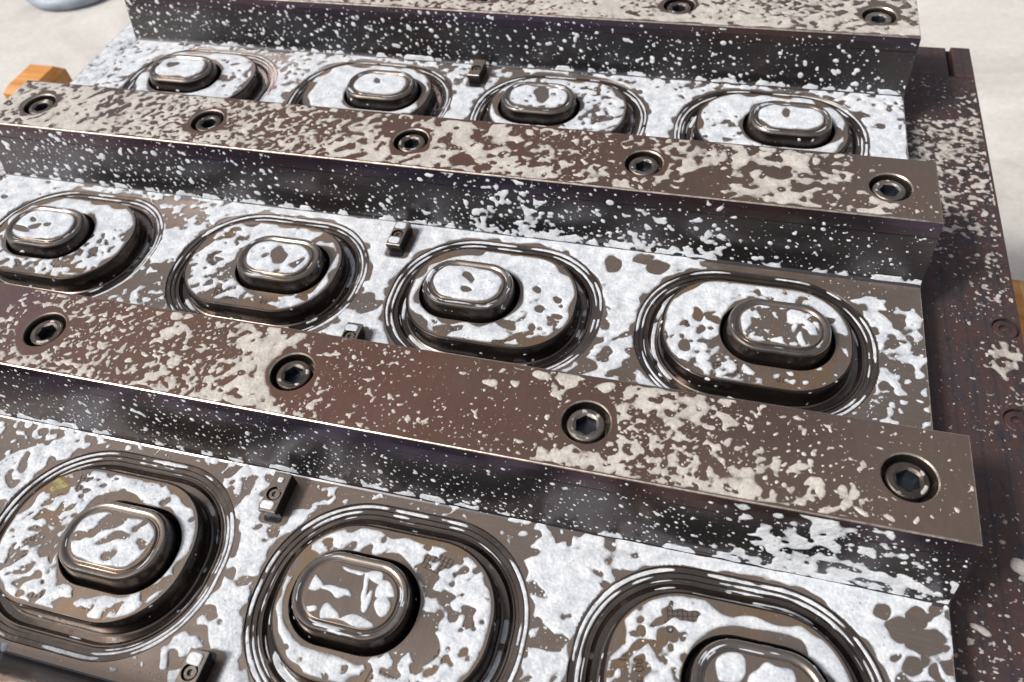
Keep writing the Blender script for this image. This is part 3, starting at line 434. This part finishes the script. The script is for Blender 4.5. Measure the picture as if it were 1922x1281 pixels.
# ---------------------------------------------------------------- foam as relief on the metal
def hashgrid(nx, ny, seed): return np.random.default_rng(seed).standard_normal((ny, nx)).astype(np.float32)
def bnoise(x, y, lam, seed):                 # cubic B-spline noise, unit variance
    u = x/lam; v = y/lam; u0 = np.floor(u).astype(int); v0 = np.floor(v).astype(int)
    fu = (u-u0).astype(np.float32); fv = (v-v0).astype(np.float32)
    mu, mv = u0.min()-1, v0.min()-1
    G = hashgrid(int(u0.max()-mu+4), int(v0.max()-mv+4), seed)
    def B(t): return [(1-t)**3/6, (3*t**3-6*t**2+4)/6, (-3*t**3+3*t**2+3*t+1)/6, t**3/6]
    bu, bv = B(fu), B(fv); s = 0
    for j in range(4):
        for i in range(4): s = s+bu[i]*bv[j]*G[v0-mv-1+j, u0-mu-1+i]
    return s/.46
def shep(x, y, ctl, sg):
    W = np.full(x.shape, 1e-9); Bb = np.zeros(x.shape); Sc = np.zeros(x.shape)
    W *= 1; Bb += 1e-9*ctl[0][2]; Sc += 1e-9*ctl[0][3]
    for cx, cy, b_, s_ in ctl:
        d2 = (x-cx)**2+(y-cy)**2; w_ = 1/(d2/sg**2+.02)**2.2
        W += w_; Bb += w_*b_; Sc += w_*s_
    return Bb/W, Sc/W
def blur(F, k):
    F = F.copy()
    for _ in range(k):
        F[1:-1] = .25*F[:-2]+.5*F[1:-1]+.25*F[2:]
        F[:, 1:-1] = .25*F[:, :-2]+.5*F[:, 1:-1]+.25*F[:, 2:]
    return F
def cells(x, y, lam, seed, ov=.45):                  # distance to scattered round seeds of uneven size
    u = x/lam; v = y/lam; u0 = np.floor(u).astype(int); v0 = np.floor(v).astype(int)
    mu, mv = u0.min()-1, v0.min()-1; nx_, ny_ = int(u0.max()-mu+3), int(v0.max()-mv+3)
    rg = np.random.default_rng(seed); jx = rg.random((ny_, nx_), dtype=np.float32); jy = rg.random((ny_, nx_), dtype=np.float32)
    rad = (.55+.75*rg.random((ny_, nx_), dtype=np.float32)**1.6); el = rg.uniform(-ov, ov, (ny_, nx_)).astype(np.float32)
    acc = np.zeros(x.shape, np.float32)
    for j in (-1, 0, 1):
        for i in (-1, 0, 1):
            a, b_ = v0+j-mv, u0+i-mu
            dx = (u-(u0+i)-jx[a, b_]).astype(np.float32); dy = (v-(v0+j)-jy[a, b_]).astype(np.float32)
            dx, dy = dx*(1+el[a, b_])+dy*el[a, b_]*.8, dy*(1-el[a, b_])
            acc += np.exp(-9.0*np.sqrt(dx*dx+dy*dy+.002)/rad[a, b_])
    return -np.log(acc+1e-9)/9.0           # smooth minimum: neighbours flow together
def pattern(x, y, ctl, sg=.1, seed=1, rot=.5, stretch=1.15, boost=1.3, dot=0):
    b_, s_ = shep(x, y, ctl, sg)
    c_, n_ = math.cos(rot), math.sin(rot)
    u = (x*c_+y*n_)/stretch; v = (-x*n_+y*c_)
    wx = bnoise(u, v, .06, seed+9)*.006; wy = bnoise(u, v, .06, seed+10)*.006
    u = u+wx; v = v+wy
    f = []; lam = [.0080, .0130, .0235]
    for k, l in enumerate(lam): f.append(bnoise(u, v, l, seed+k))
    t = np.clip((s_-.45)/.4, 0, 2)           # 0 fine .. 2 coarse
    w0, w1, w2 = np.clip(1-t, 0, 1), 1-np.abs(t-1), np.clip(t-1, 0, 1)
    w1 = np.clip(w1, 0, 1)+.02
    n = (w0*f[0]+w1*f[1]+w2*f[2])/np.sqrt(w0**2+w1**2+w2**2)
    cl = [cells(u, v, l*2.4, seed+20+k) for k, l in enumerate(lam)]
    c_ = (w0*cl[0]+w1*cl[1]+w2*cl[2])/(w0+w1+w2)
    z_ = (c_-c_.mean())/c_.std()
    dots = -z_; holes = z_
    sw = np.clip(b_*1.3+.5, 0, 1)
    g = dots*(1-sw)+holes*sw
    F = .50*n+.85*g+b_*boost*.80+1.3*np.clip(b_-.9, 0, 2)+.05
    if x.ndim == 2:                           # surface tension: round the outlines, more so where the foam is coarse
        F1 = blur(F, 2); F2 = blur(F1, 4); F = (F1*(1-np.clip(t/2, 0, 1))+F2*np.clip(t/2, 0, 1))*1.15
        for q, (ld, e0) in enumerate(((.029, .105), (.017, .090))):      # separate droplets between the patches
            F = np.maximum(F, (e0+dot+.030*np.clip(b_, -2.2, 1)+.030*bnoise(x, y, .09, seed+50+q)-cells(u, v, ld, seed+60+q, .2))*9)
    return F, s_
def stamps(F, x, y, lst, seed=0, soft=1.2):
    wx = bnoise(x, y, .022, 70+seed)*.004; wy = bnoise(x, y, .022, 71+seed)*.004
    for sg, cx, cy, ux, uy, vx, vy in lst:
        det = ux*vy-uy*vx; dx = x-cx+wx; dy = y-cy+wy
        a = (dx*vy-dy*vx)/det; b_ = (-dx*uy+dy*ux)/det; d = np.sqrt(a*a+b_*b_)
        if sg > 0: F = np.maximum(F, (1.05-d)*2.2)
        else: F = np.minimum(F, (d-.95)*2.2)
    return F
def contour_mesh(name, gx, gy, F, Zf, label, cat='foam', thick=.0045, mat='foam', toworld=None, kfull=.9, parent=None):
    ny, nx = F.shape; F = F.astype(np.float64)
    def vid(i, j): return j*nx+i
    ii, jj = np.meshgrid(np.arange(nx-1), np.arange(ny-1)); ii = ii.ravel(); jj = jj.ravel()
    a, b_, c, d = vid(ii, jj), vid(ii+1, jj), vid(ii+1, jj+1), vid(ii, jj+1)
    par = (ii+jj) % 2 == 0
    t1 = np.where(par[:, None], np.stack([a, b_, c], 1), np.stack([a, b_, d], 1))
    t2 = np.where(par[:, None], np.stack([a, c, d], 1), np.stack([b_, c, d], 1))
    T = np.concatenate([t1, t2]); f = F.ravel(); ins = f[T] > 0; cnt = ins.sum(1)
    full = T[cnt == 3]
    Xg = np.tile(gx, ny); Yg = np.repeat(gy, nx)
    tris = [full]; ek = []; polys = []
    NV = nx*ny
    def edge(p, q): lo = np.minimum(p, q); hi = np.maximum(p, q); return lo.astype(np.int64)*NV+hi
    for k in range(3):                        # one inside
        s = (cnt == 1) & ins[:, k]; t = T[s]; p, q, r = t[:, k], t[:, (k+1) % 3], t[:, (k+2) % 3]
        polys.append((p, edge(p, q), edge(p, r), None))
        s = (cnt == 2) & ~ins[:, k]; t = T[s]; o_, p, q = t[:, k], t[:, (k+1) % 3], t[:, (k+2) % 3]
        polys.append((p, q, edge(q, o_), edge(p, o_)))
    allE = np.unique(np.concatenate([np.concatenate([P_[1], P_[2]]) if P_[3] is None else np.concatenate([P_[2], P_[3]]) for P_ in polys])) 
    if len(allE) == 0 and len(full) == 0: return None
    lo = allE//NV; hi = allE % NV; tt = f[lo]/(f[lo]-f[hi]+1e-12)
    Xe = Xg[lo]+(Xg[hi]-Xg[lo])*tt; Ye = Yg[lo]+(Yg[hi]-Yg[lo])*tt
    E = lambda e_: np.searchsorted(allE, e_)+NV
    for P_ in polys:
        if P_[3] is None: tris.append(np.stack([P_[0], E(P_[1]), E(P_[2])], 1))
        else:
            p, q, e1, e2 = P_[0], P_[1], E(P_[2]), E(P_[3])
            tris.append(np.stack([p, q, e1], 1)); tris.append(np.stack([p, e1, e2], 1))
    A = np.concatenate(tris); used, inv_ = np.unique(A, return_inverse=True); A = inv_.reshape(A.shape)
    X = np.concatenate([Xg, Xe])[used]; Y = np.concatenate([Yg, Ye])[used]; ff = np.concatenate([f, np.zeros(len(Xe))])[used]
    th = 1-np.exp(-np.clip(ff, 0, None)/.45)
    hgt = thick*np.sqrt(np.clip(th, 0, 1))*(.8+.3*bnoise(X, Y, .03, 5)*.5)+.0003
    hgt = np.clip(hgt, .0003, None)
    if toworld: W_, NR = toworld(X, Y, hgt)
    else: W_ = np.stack([X, Y, Zf(X, Y)+hgt], 1); NR = np.tile((0, 0, 1.0), (len(W_), 1))
    # keep triangles facing up/outwards
    n = np.cross(W_[A[:, 1]]-W_[A[:, 0]], W_[A[:, 2]]-W_[A[:, 0]])
    fl = (n*NR[A[:, 0]]).sum(1) < 0; A[fl] = A[fl][:, ::-1]
    me = bpy.data.meshes.new(name); me.vertices.add(len(W_)); me.vertices.foreach_set('co', (W_*S).astype(np.float32).ravel())
    me.loops.add(A.size); me.loops.foreach_set('vertex_index', A.astype(np.int32).ravel())
    me.polygons.add(len(A)); me.polygons.foreach_set('loop_start', np.arange(0, A.size, 3, dtype=np.int32))
    me.update(calc_edges=True)
    me.polygons.foreach_set('use_smooth', np.ones(len(A), bool))
    at_ = me.attributes.new('thick', 'FLOAT', 'POINT'); at_.data.foreach_set('value', np.clip(ff/kfull, 0, 1).astype(np.float32))
    me.materials.append(M[mat]); me.update()
    o = bpy.data.objects.new(name, me); COL.objects.link(o)
    o['kind'] = 'stuff'
    if parent is None: o['label'] = label; o['category'] = cat
    else: o.parent = parent; o.location = (-parent.location.x, -parent.location.y, -parent.location.z)
    TRI.append((label[:30], len(A))); return o
TRI = []
def sd_stad(x, y, cx, cy, hx, hy, r):
    qx = np.abs(x-cx)-(hx-r); qy = np.abs(y-cy)-(hy-r)
    return np.hypot(np.clip(qx, 0, None), np.clip(qy, 0, None))+np.minimum(np.maximum(qx, qy), 0)-r

# on the floor, grooves, stages and cores of each row
RO = np.array([p[0] for p in RING][::-1]); RZ = np.array([p[1] for p in RING][::-1])
rows = {1: (X0, X1, RY['B']+RW1+.03, RY['A']-RW0-SL, .0054), 2: (X0, X1, RY['C']+RW1-.02, RY['B']-RW0-SL, .0046), 3: (.72, X1, RY['D']+RW1-.08, RY['C']-RW0-SL, .0040)}
rlab = {1: 'white soap foam spread over the far row between far and middle bars', 2: 'thick white soap foam over the middle row of cavities', 3: 'bubbly white soap foam over the nearest row of cavities'}
for row, (xa, xb, ya, yb, st) in rows.items():
    gx = np.arange(xa+.004, xb-.002, st); gy = np.arange(ya, yb-.001, st)
    X, Y = np.meshgrid(gx, gy); cy = ROWY[row]
    dS = np.full(X.shape, 9.); dP = np.full(X.shape, 9.); ang = np.zeros(X.shape)
    for i in range(4):
        a = sd_stad(X, Y, CX[i], cy, SHX, SHY, SR); near = a < dS
        dS = np.where(near, a, dS); dP = np.where(near, sd_stad(X, Y, CX[i]+PX[i], cy, PHX, PHY, PR), dP)
        ang = np.where(near, np.arctan2(Y-cy, X-CX[i])+i*7, ang)
    fl, sc = pattern(X, Y, CT['floor_%d' % row], .08, 11*row)
    fl = stamps(fl, X, Y, CT['shapes'].get('floor_%d' % row, []), row)
    e_ = np.minimum(X-xa, xb-X)
    fl = np.minimum(fl, (e_-.006+bnoise(X, Y, .03, 8)*.004)*60)
    fl = np.minimum(fl, (dS-OUT-.006-np.clip(bnoise(X, Y, .03, 88), -1, 1.5)*.010)*60)
    for row_, bx_, by_ in ((3, 2.025, ROWY[3]+.291), (2, 2.026, ROWY[2]+.273), (1, 2.026, ROWY[1]+.28), (3, 2.026, ROWY[3]-.318), (2, 2.026, ROWY[2]-.318)):
        if row_ == row: fl = np.minimum(fl, sd_stad(X, Y, bx_+.008, by_, .052, .092, .02)*60)
    band, _ = shep(X, Y, CT['floor_%d' % row], .12)
    stg, _ = pattern(X, Y, CT['stage_%d' % row], .07, 17*row+3, rot=.8)
    stg = stamps(stg, X, Y, CT['shapes'].get('stage_%d' % row, []), row)
    mg = np.clip(bnoise(X, Y, .045, 90+row), -1.2, 2)
    stg = np.minimum(stg, (-dS-.012-np.clip(mg, 0, 2)*.016)*50)
    stg = np.minimum(stg, (dP-.032-np.clip(bnoise(X, Y, .06, 60+row), -.2, 2)*.015)*50)
    pk, _ = pattern(X, Y, CT['core_%d' % row], .07, 23*row+5, rot=.8)
    pk = np.minimum(pk, 3.0)
    pk = stamps(pk, X, Y, CT['shapes'].get('core_%d' % row, []), row)
    pk = np.minimum(pk, (-dP-.038-np.clip(bnoise(X, Y, .04, 50+row), -.6, 1.8)*.005)*60)
    G = np.where(dP < .006, pk, np.where(dS < .004, stg, np.where(dS < OUT+.001, -1, fl)))
    def Zf(x, y, row=row, cy=cy):
        dS = np.full(x.shape, 9.); dP = np.full(x.shape, 9.)
        for i in range(4):
            a = sd_stad(x, y, CX[i], cy, SHX, SHY, SR); n_ = a < dS; dS = np.where(n_, a, dS); dP = np.where(n_, sd_stad(x, y, CX[i]+PX[i], cy, PHX, PHY, PR), dP)
        z = np.where(dS > OUT, 0, np.interp(dS, RO, RZ)); z = np.where(dS < .006, ZS, z)
        z = np.where(dP < 0, ZP-.001, z); z = np.where((dP < -.0) & (dP > -.026), ZP+.0005, z)
        return z
    contour_mesh('soap_foam', gx, gy, G, Zf, rlab[row], thick=.0060)
# foam dabs drawn out along the grooves, in the moats, and droplets on the walls of stage and core
def stad_pos(s, hx, hy, r):
    r = min(r, hx, hy); A_, B_ = hx-r, hy-r; q = r*math.pi/2
    seg = [B_, q, 2*A_, q, 2*B_, q, 2*A_, q, B_]; L = sum(seg); s = np.mod(s, L)
    x = np.zeros_like(s); y = np.zeros_like(s); nx_ = np.zeros_like(s); ny_ = np.zeros_like(s); c0 = 0
    for k, l in enumerate(seg):
        m_ = (s >= c0) & (s <= c0+l+1e-9); u = s[m_]-c0; c0 += l
        if k == 0: X_, Y_, a = hx+0*u, u, 0*u
        elif k == 8: X_, Y_, a = hx+0*u, u-B_, 0*u
        elif k == 2: X_, Y_, a = A_-u, hy+0*u, 0*u+math.pi/2
        elif k == 4: X_, Y_, a = -hx+0*u, B_-u, 0*u+math.pi
        elif k == 6: X_, Y_, a = -A_+u, -hy+0*u, 0*u+1.5*math.pi
        else:
            cx_, cy_, a0 = {1: (A_, B_, 0), 3: (-A_, B_, math.pi/2), 5: (-A_, -B_, math.pi), 7: (A_, -B_, 1.5*math.pi)}[k]
            a = a0+u/r; X_, Y_ = cx_+r*np.cos(a), cy_+r*np.sin(a)
        x[m_], y[m_], nx_[m_], ny_[m_] = X_, Y_, np.cos(a), np.sin(a)
    return x, y, nx_, ny_, L
def profile_foam(cx, cy, hx, hy, r, prof, bias_v, floorctl, seed, parent, ds, dv, jointw=.0018):
    po = np.array([p[0] for p in prof]); pz = np.array([p[1] for p in prof])
    cum = np.concatenate([[0], np.cumsum(np.hypot(np.diff(po), np.diff(pz)))])
    L = stad_pos(np.zeros(1), hx, hy, r)[4]
    gs = np.linspace(0, L, int(L/ds)); gv_ = np.arange(.0008, cum[-1]-.0008, dv)
    Sg, Vg = np.meshgrid(gs, gv_)
    x, y, nx_, ny_, _ = stad_pos(Sg.ravel(), hx, hy, r); x = (x+cx).reshape(Sg.shape); y = (y+cy).reshape(Sg.shape)
    o_ = np.interp(Vg, cum, po)
    if floorctl is not None: band = np.clip(shep(x+nx_.reshape(x.shape)*.08, y+ny_.reshape(x.shape)*.08, floorctl, .12)[0], -1.2, 1.3)
    else: band = 0
    seg = np.clip(np.searchsorted(cum, Vg)-1, 0, len(prof)-2)
    bv_ = np.array([b[0] for b in bias_v])[seg]; kind = np.array([b[1] for b in bias_v])[seg]
    # periodic along the ring by blending the two ends
    wr = np.clip((Sg-(L-.06))/.06, 0, 1)
    def per(f): return f(Sg)*(1-wr)+f(Sg-L)*wr
    long_ = per(lambda s: bnoise(s, Vg+seg*.37*(kind == 0), .042, seed))+.30*per(lambda s: bnoise(s, Vg, .012, seed+1))
    drop = per(lambda s: bnoise(s, Vg, .0105, seed+2))
    f = np.where(kind == 0, long_+bv_+.6*band, drop+bv_)
    jd = np.min(np.abs(Vg[..., None]-cum[None, None, 1:-1]), -1)
    f = blur(f, 2)
    f = np.where(kind == 0, f-1.3*np.clip(1-jd/.0042, 0, 1)**1.5, f)
    def tw(s, v, h):
        x, y, nx_, ny_, _ = stad_pos(s.copy(), hx, hy, r); o_ = np.interp(v, cum, po); z = np.interp(v, cum, pz)
        sg = np.clip(np.searchsorted(cum, v)-1, 0, len(prof)-2); dO = np.diff(po)[sg]; dZ = np.diff(pz)[sg]; l = np.hypot(dO, dZ)+1e-9
        no, nz = dZ/l, -dO/l; flip = np.where((nz < 0) & (np.abs(nz) > .3), -1, np.where(np.abs(nz) <= .3, np.sign(no+1e-9)*(1 if prof[-1][1] > prof[0][1] else -1), 1)); no, nz = no*flip, nz*flip
        h = h*.55
        return (np.stack([cx+x+nx_*(o_+no*h), cy+y+ny_*(o_+no*h), z+nz*h], 1), np.stack([nx_*no, ny_*no, nz], 1))
    contour_mesh('foam_film', gs, gv_, f, None, 'ring', thick=.0045, toworld=tw, mat='foam', parent=parent, kfull=.8)
RP = RING+WALL[1:]
#        segment biases: (bias, 0 drawn out dabs / 1 droplets)
RB = [(-3, 1), (.50, 0), (-3, 1), (.15, 0), (-3, 1), (-.8, 0), (-2.4, 1), (-1.2, 0), (-3, 1), (-1.2, 0), (-.45, 0), (-1.0, 0), (-2.0, 1), (-2.05, 1), (-1.6, 1), (-1.6, 1), (-2.2, 1)]
CPF = [(.014, ZS), (.002, ZP-.010), (-.001, ZP-.004), (-.005, ZP), (-.013, ZP+.001), (-.020, ZP-.0015), (-.026, ZP-.007)]
CB = [(-2.1, 1), (-2.3, 1), (-2.2, 1), (-.75, 0), (-.75, 0), (-1.1, 0)]
for root in list(bpy.data.objects):
    if root.name.startswith('mould_cavity'):
        cx_, cy_ = root.location.x/S, root.location.y/S
        row = min(ROWY, key=lambda k: abs(ROWY[k]-cy_)); i = min(range(4), key=lambda k: abs(CX[k]-cx_))
        fc = CT['floor_%d' % row]; sd_ = 1000+row*40+i*7
        ds = {1: .0058, 2: .0048, 3: .0040}[row]; dv = {1: .0030, 2: .0026, 3: .0022}[row]
        profile_foam(cx_, cy_, SHX, SHY, SR, RP, RB, fc, sd_, root, ds, dv)
        profile_foam(cx_+PX[i], cy_, PHX, PHY, PR, CPF, CB, fc, sd_+500, root, ds, dv, .0004)
# on the bar tops
tlab = {'A': 'finely mottled foam on top of the far bar', 'B': 'foam blotches on top of the middle bar, whitest at its left end', 'C': 'cream foam specks and blotches on top of the front bar', 'D': 'foam on the bar top in the bottom left corner'}
for k, st, xa in (('A', .0052, .4), ('B', .0042, X0), ('C', .0036, .75), ('D', .006, 1.4)):
    gx = np.arange(xa+.004, X1-.003 if k != 'D' else 1.9, st); gy = np.arange(RY[k]-RW0+.006, RY[k]+RW1-.004, st)
    X, Y = np.meshgrid(gx, gy)
    f, sc = pattern(X, Y, CT['top_'+k], .09, 300+ord(k), rot=.6, stretch=1.2, dot={'A': 0, 'B': .012, 'C': .045, 'D': 0}[k])
    f = stamps(f, X, Y, CT['shapes'].get('top_'+k, []), 5)
    if k == 'C':                              # mist of very fine droplets
        mist = bnoise(X, Y, .009, 777)-2.05; f = np.maximum(f, mist)
    for x in SX:
        d = np.hypot(X-x, Y-RY[k]); f = np.minimum(f, (d-.098-np.clip(bnoise(X, Y, .04, 12), -.5, 2)*.012)*50)
    f = np.minimum(f, (np.minimum(Y-(RY[k]-RW0), RY[k]+RW1-Y)-.008-np.clip(bnoise(X, Y, .03, 13), 0, 2)*.006)*80)
    hd = np.full(X.shape, 9.)                 # specks caught on the screw heads
    for x in SX: hd = np.minimum(hd, np.hypot(X-x, Y-RY[k]))
    sp = .9*bnoise(X, Y, .012, 640+ord(k))+.6*bnoise(X, Y, .03, 641+ord(k))-1.15
    sp = np.minimum(sp, np.minimum((hd-.044)*120, (.056-hd)*120)); f = np.where(hd < .066, sp, f)
    def zt(x, y, k=k):
        q = np.full(x.shape, 9.)
        for xx in SX: q = np.minimum(q, np.hypot(x-xx, y-RY[k]))
        return np.where(q < .066, H-.0149, H)
    contour_mesh('soap_foam', gx, gy, f, zt, tlab[k], thick=.0032, mat='foam_thin', kfull=1.6)
# droplets running on the flanks
flab = {'A': 'white foam droplets spattered on the flank of the far bar', 'B': 'white foam droplets spattered on the flank of the middle bar', 'C': 'fine foam droplets on the flank of the front bar, net of foam at its right'}
for k, st, xa in (('A', .0052, X0), ('B', .0042, X0), ('C', .0036, .55)):
    gx = np.arange(xa+.004, X1-.003, st); gz = np.arange(.006, H-.006, st)
    X, Z = np.meshgrid(gx, gz)
    f, sc = pattern(X, Z, CT['flank_'+k], .09, 500+ord(k), rot=0, stretch=1.5)
    f = np.where(np.isfinite(f), f, -2)
    left = (X1-X)/(X1-xa); low = np.clip(1-Z/H, 0, 1)
    dens = {'A': .55+.25*low, 'B': -.15+1.15*left+.25*low, 'C': .45+.3*low}[k]+.25*bnoise(X, Z, .12, 7+ord(k))-.6*np.clip((Z-.19)/.05, 0, 1)*(1.3-left)
    dr = np.full(X.shape, -2.0)
    for q, (l1, e_) in enumerate({'A': ((.046, .150), (.027, .110)), 'B': ((.043, .140), (.025, .105)), 'C': ((.033, .120), (.019, .095))}[k]):
        c1 = cells((X+.35*Z)/1.15, Z*1.05, l1, 60+ord(k)+q, .12)
        dr = np.maximum(dr, (e_-.016+.065*np.clip(dens, -1.8, 1.0)-c1+.028*bnoise(X, Z, l1*1.3, 66+q))*9)
    # a creeping line of foam at the foot of the bar
    foot = bnoise(X, Z*.3, .035, 41+ord(k))*1.0+.5*bnoise(X, Z, .012, 43+ord(k))+(.016-Z)*70-.35
    f = np.maximum(np.maximum(f, dr), np.where(Z < .03, foot, -1))
    f = np.minimum(f, (H-.008-Z)*80)
    def tw(x, z, h, k=k):
        y = RY[k]-RW0-SL*(1-z/H); nx_ = np.array((0, -1, SL/H)); nx_ = nx_/np.linalg.norm(nx_)
        return np.stack([x, y+nx_[1]*h, z+nx_[2]*h], 1), np.tile(nx_, (len(x), 1))
    contour_mesh('soap_foam', gx, gz, f, None, flab[k], thick=.0030, toworld=tw, mat='foam')
# on the base plate margins
for (xa, xb, ya, yb, lab, st) in ((X1+.02, BX1-.006, -.9, 2.74, 'white foam flecks on the striped right margin of the base plate', .0062), (BX0+.006, X0-.01, 1.0, 2.9, 'dense foam flecks on the left margin of the base plate', .0075)):
    gx = np.arange(xa, xb, st); gy = np.arange(ya, yb, st); X, Y = np.meshgrid(gx, gy)
    f, sc = pattern(X, Y, CT['margin'], .12, 900, rot=-.4, stretch=1.3, dot=.055)
    f = f-(-.10+.25*np.clip((1.5-Y)/1.0, 0, 1) if xa > 1 else -.55)
    for x, y in bolts: f = np.minimum(f, (np.hypot(X-x, Y-y)-.06)*50)
    contour_mesh('soap_foam', gx, gy, f, lambda x, y: np.full(x.shape, ZB), lab, thick=.0028, mat='foam_thin' if xa > 1 else 'foam', kfull=2.4)
# foam dabs on the small blocks
def dab(bx_, by_, hx, hy, z, lab, seed):
    gx = np.arange(bx_-hx-.012, bx_+hx+.012, .003); gy = np.arange(by_-hy-.012, by_+hy+.012, .003); X, Y = np.meshgrid(gx, gy)
    d = np.sqrt(((X-bx_)/hx)**4+((Y-by_)/hy)**4)+bnoise(X, Y, .02, seed)*.10
    contour_mesh('foam_dab', gx, gy, (1-d)*1.8, lambda x, y: np.full(x.shape, z), lab, thick=.007)
hb = .062
dab(2.022, ROWY[3]+.291-.052, .024, .016, hb, 'squarish foam dab on the block at the foot of the front bar', 1)
dab(2.027, ROWY[3]+.291+.045, .011, .010, hb, 'round foam dab beyond the screw of the front block', 2)
dab(2.026, ROWY[2]+.273-.048, .026, .019, hb, 'white foam dab on the near end of the middle block', 3)
dab(2.026, ROWY[2]+.273+.044, .024, .020, hb, 'white foam dab on the far end of the middle block', 4)
dab(2.024, ROWY[2]-.318+.045, .026, .016, hb, 'foam dab on the block peeping out behind the front bar', 5)
dab(2.024, ROWY[3]-.318+.046, .025, .019, hb, 'foam dab on the block at the bottom edge of the picture', 6)
print('TRI', sum(t for _, t in TRI), TRI)

# ---------------------------------------------------------------- surroundings
g = mesh_obj('ground', [(-60, -60, -2.5), (60, -60, -2.5), (60, 60, -2.5), (-60, 60, -2.5)], [(0, 1, 2, 3)], 'concrete'); g['kind'] = 'structure'
def timber(x0, y0, x1, y1, z0, z1, label, rz=0):
    c = .05; V, F = loft([rect(x0+c, y0+c, x1-c, y1-c, z0), rect(x0, y0, x1, y1, z0+c), rect(x0, y0, x1, y1, z1-c), rect(x0+c, y0+c, x1-c, y1-c, z1)], True)
    o = mesh_obj('timber_beam', V, F, 'timber'); o['label'] = label; o['category'] = 'timber'; o['group'] = 'orange timbers under the mould'; return o
timber(-2.12, 2.74, -1.80, 3.12, -1.25, -.80, 'orange timber end sticking out behind the left end of the middle bar')
timber(-2.9, 2.35, -1.86, 2.66, -1.6, -.86, 'orange timber at the left edge of the picture beside the middle bar')
timber(3.4, 1.62, 5.02, 2.0, -1.1, -.80, 'orange timber showing at the right edge beyond the base plate')
ringv = []
for a in range(64):
    t = 2*math.pi*a/64; row_ = []
    for b2 in range(12):
        p = 2*math.pi*b2/12; rr = .62+.11*math.cos(p)
        row_.append((-5.45+rr*math.cos(t), 7.3+rr*math.sin(t)*1.05, -2.42+.09*math.sin(p)))
    ringv.append(row_)
V, F = loft(ringv+[ringv[0]])
o = mesh_obj('hose_ring', V, F, 'hose', smooth=60); o['label'] = 'grey blue hose loop lying on the concrete at the top left'; o['category'] = 'hose'
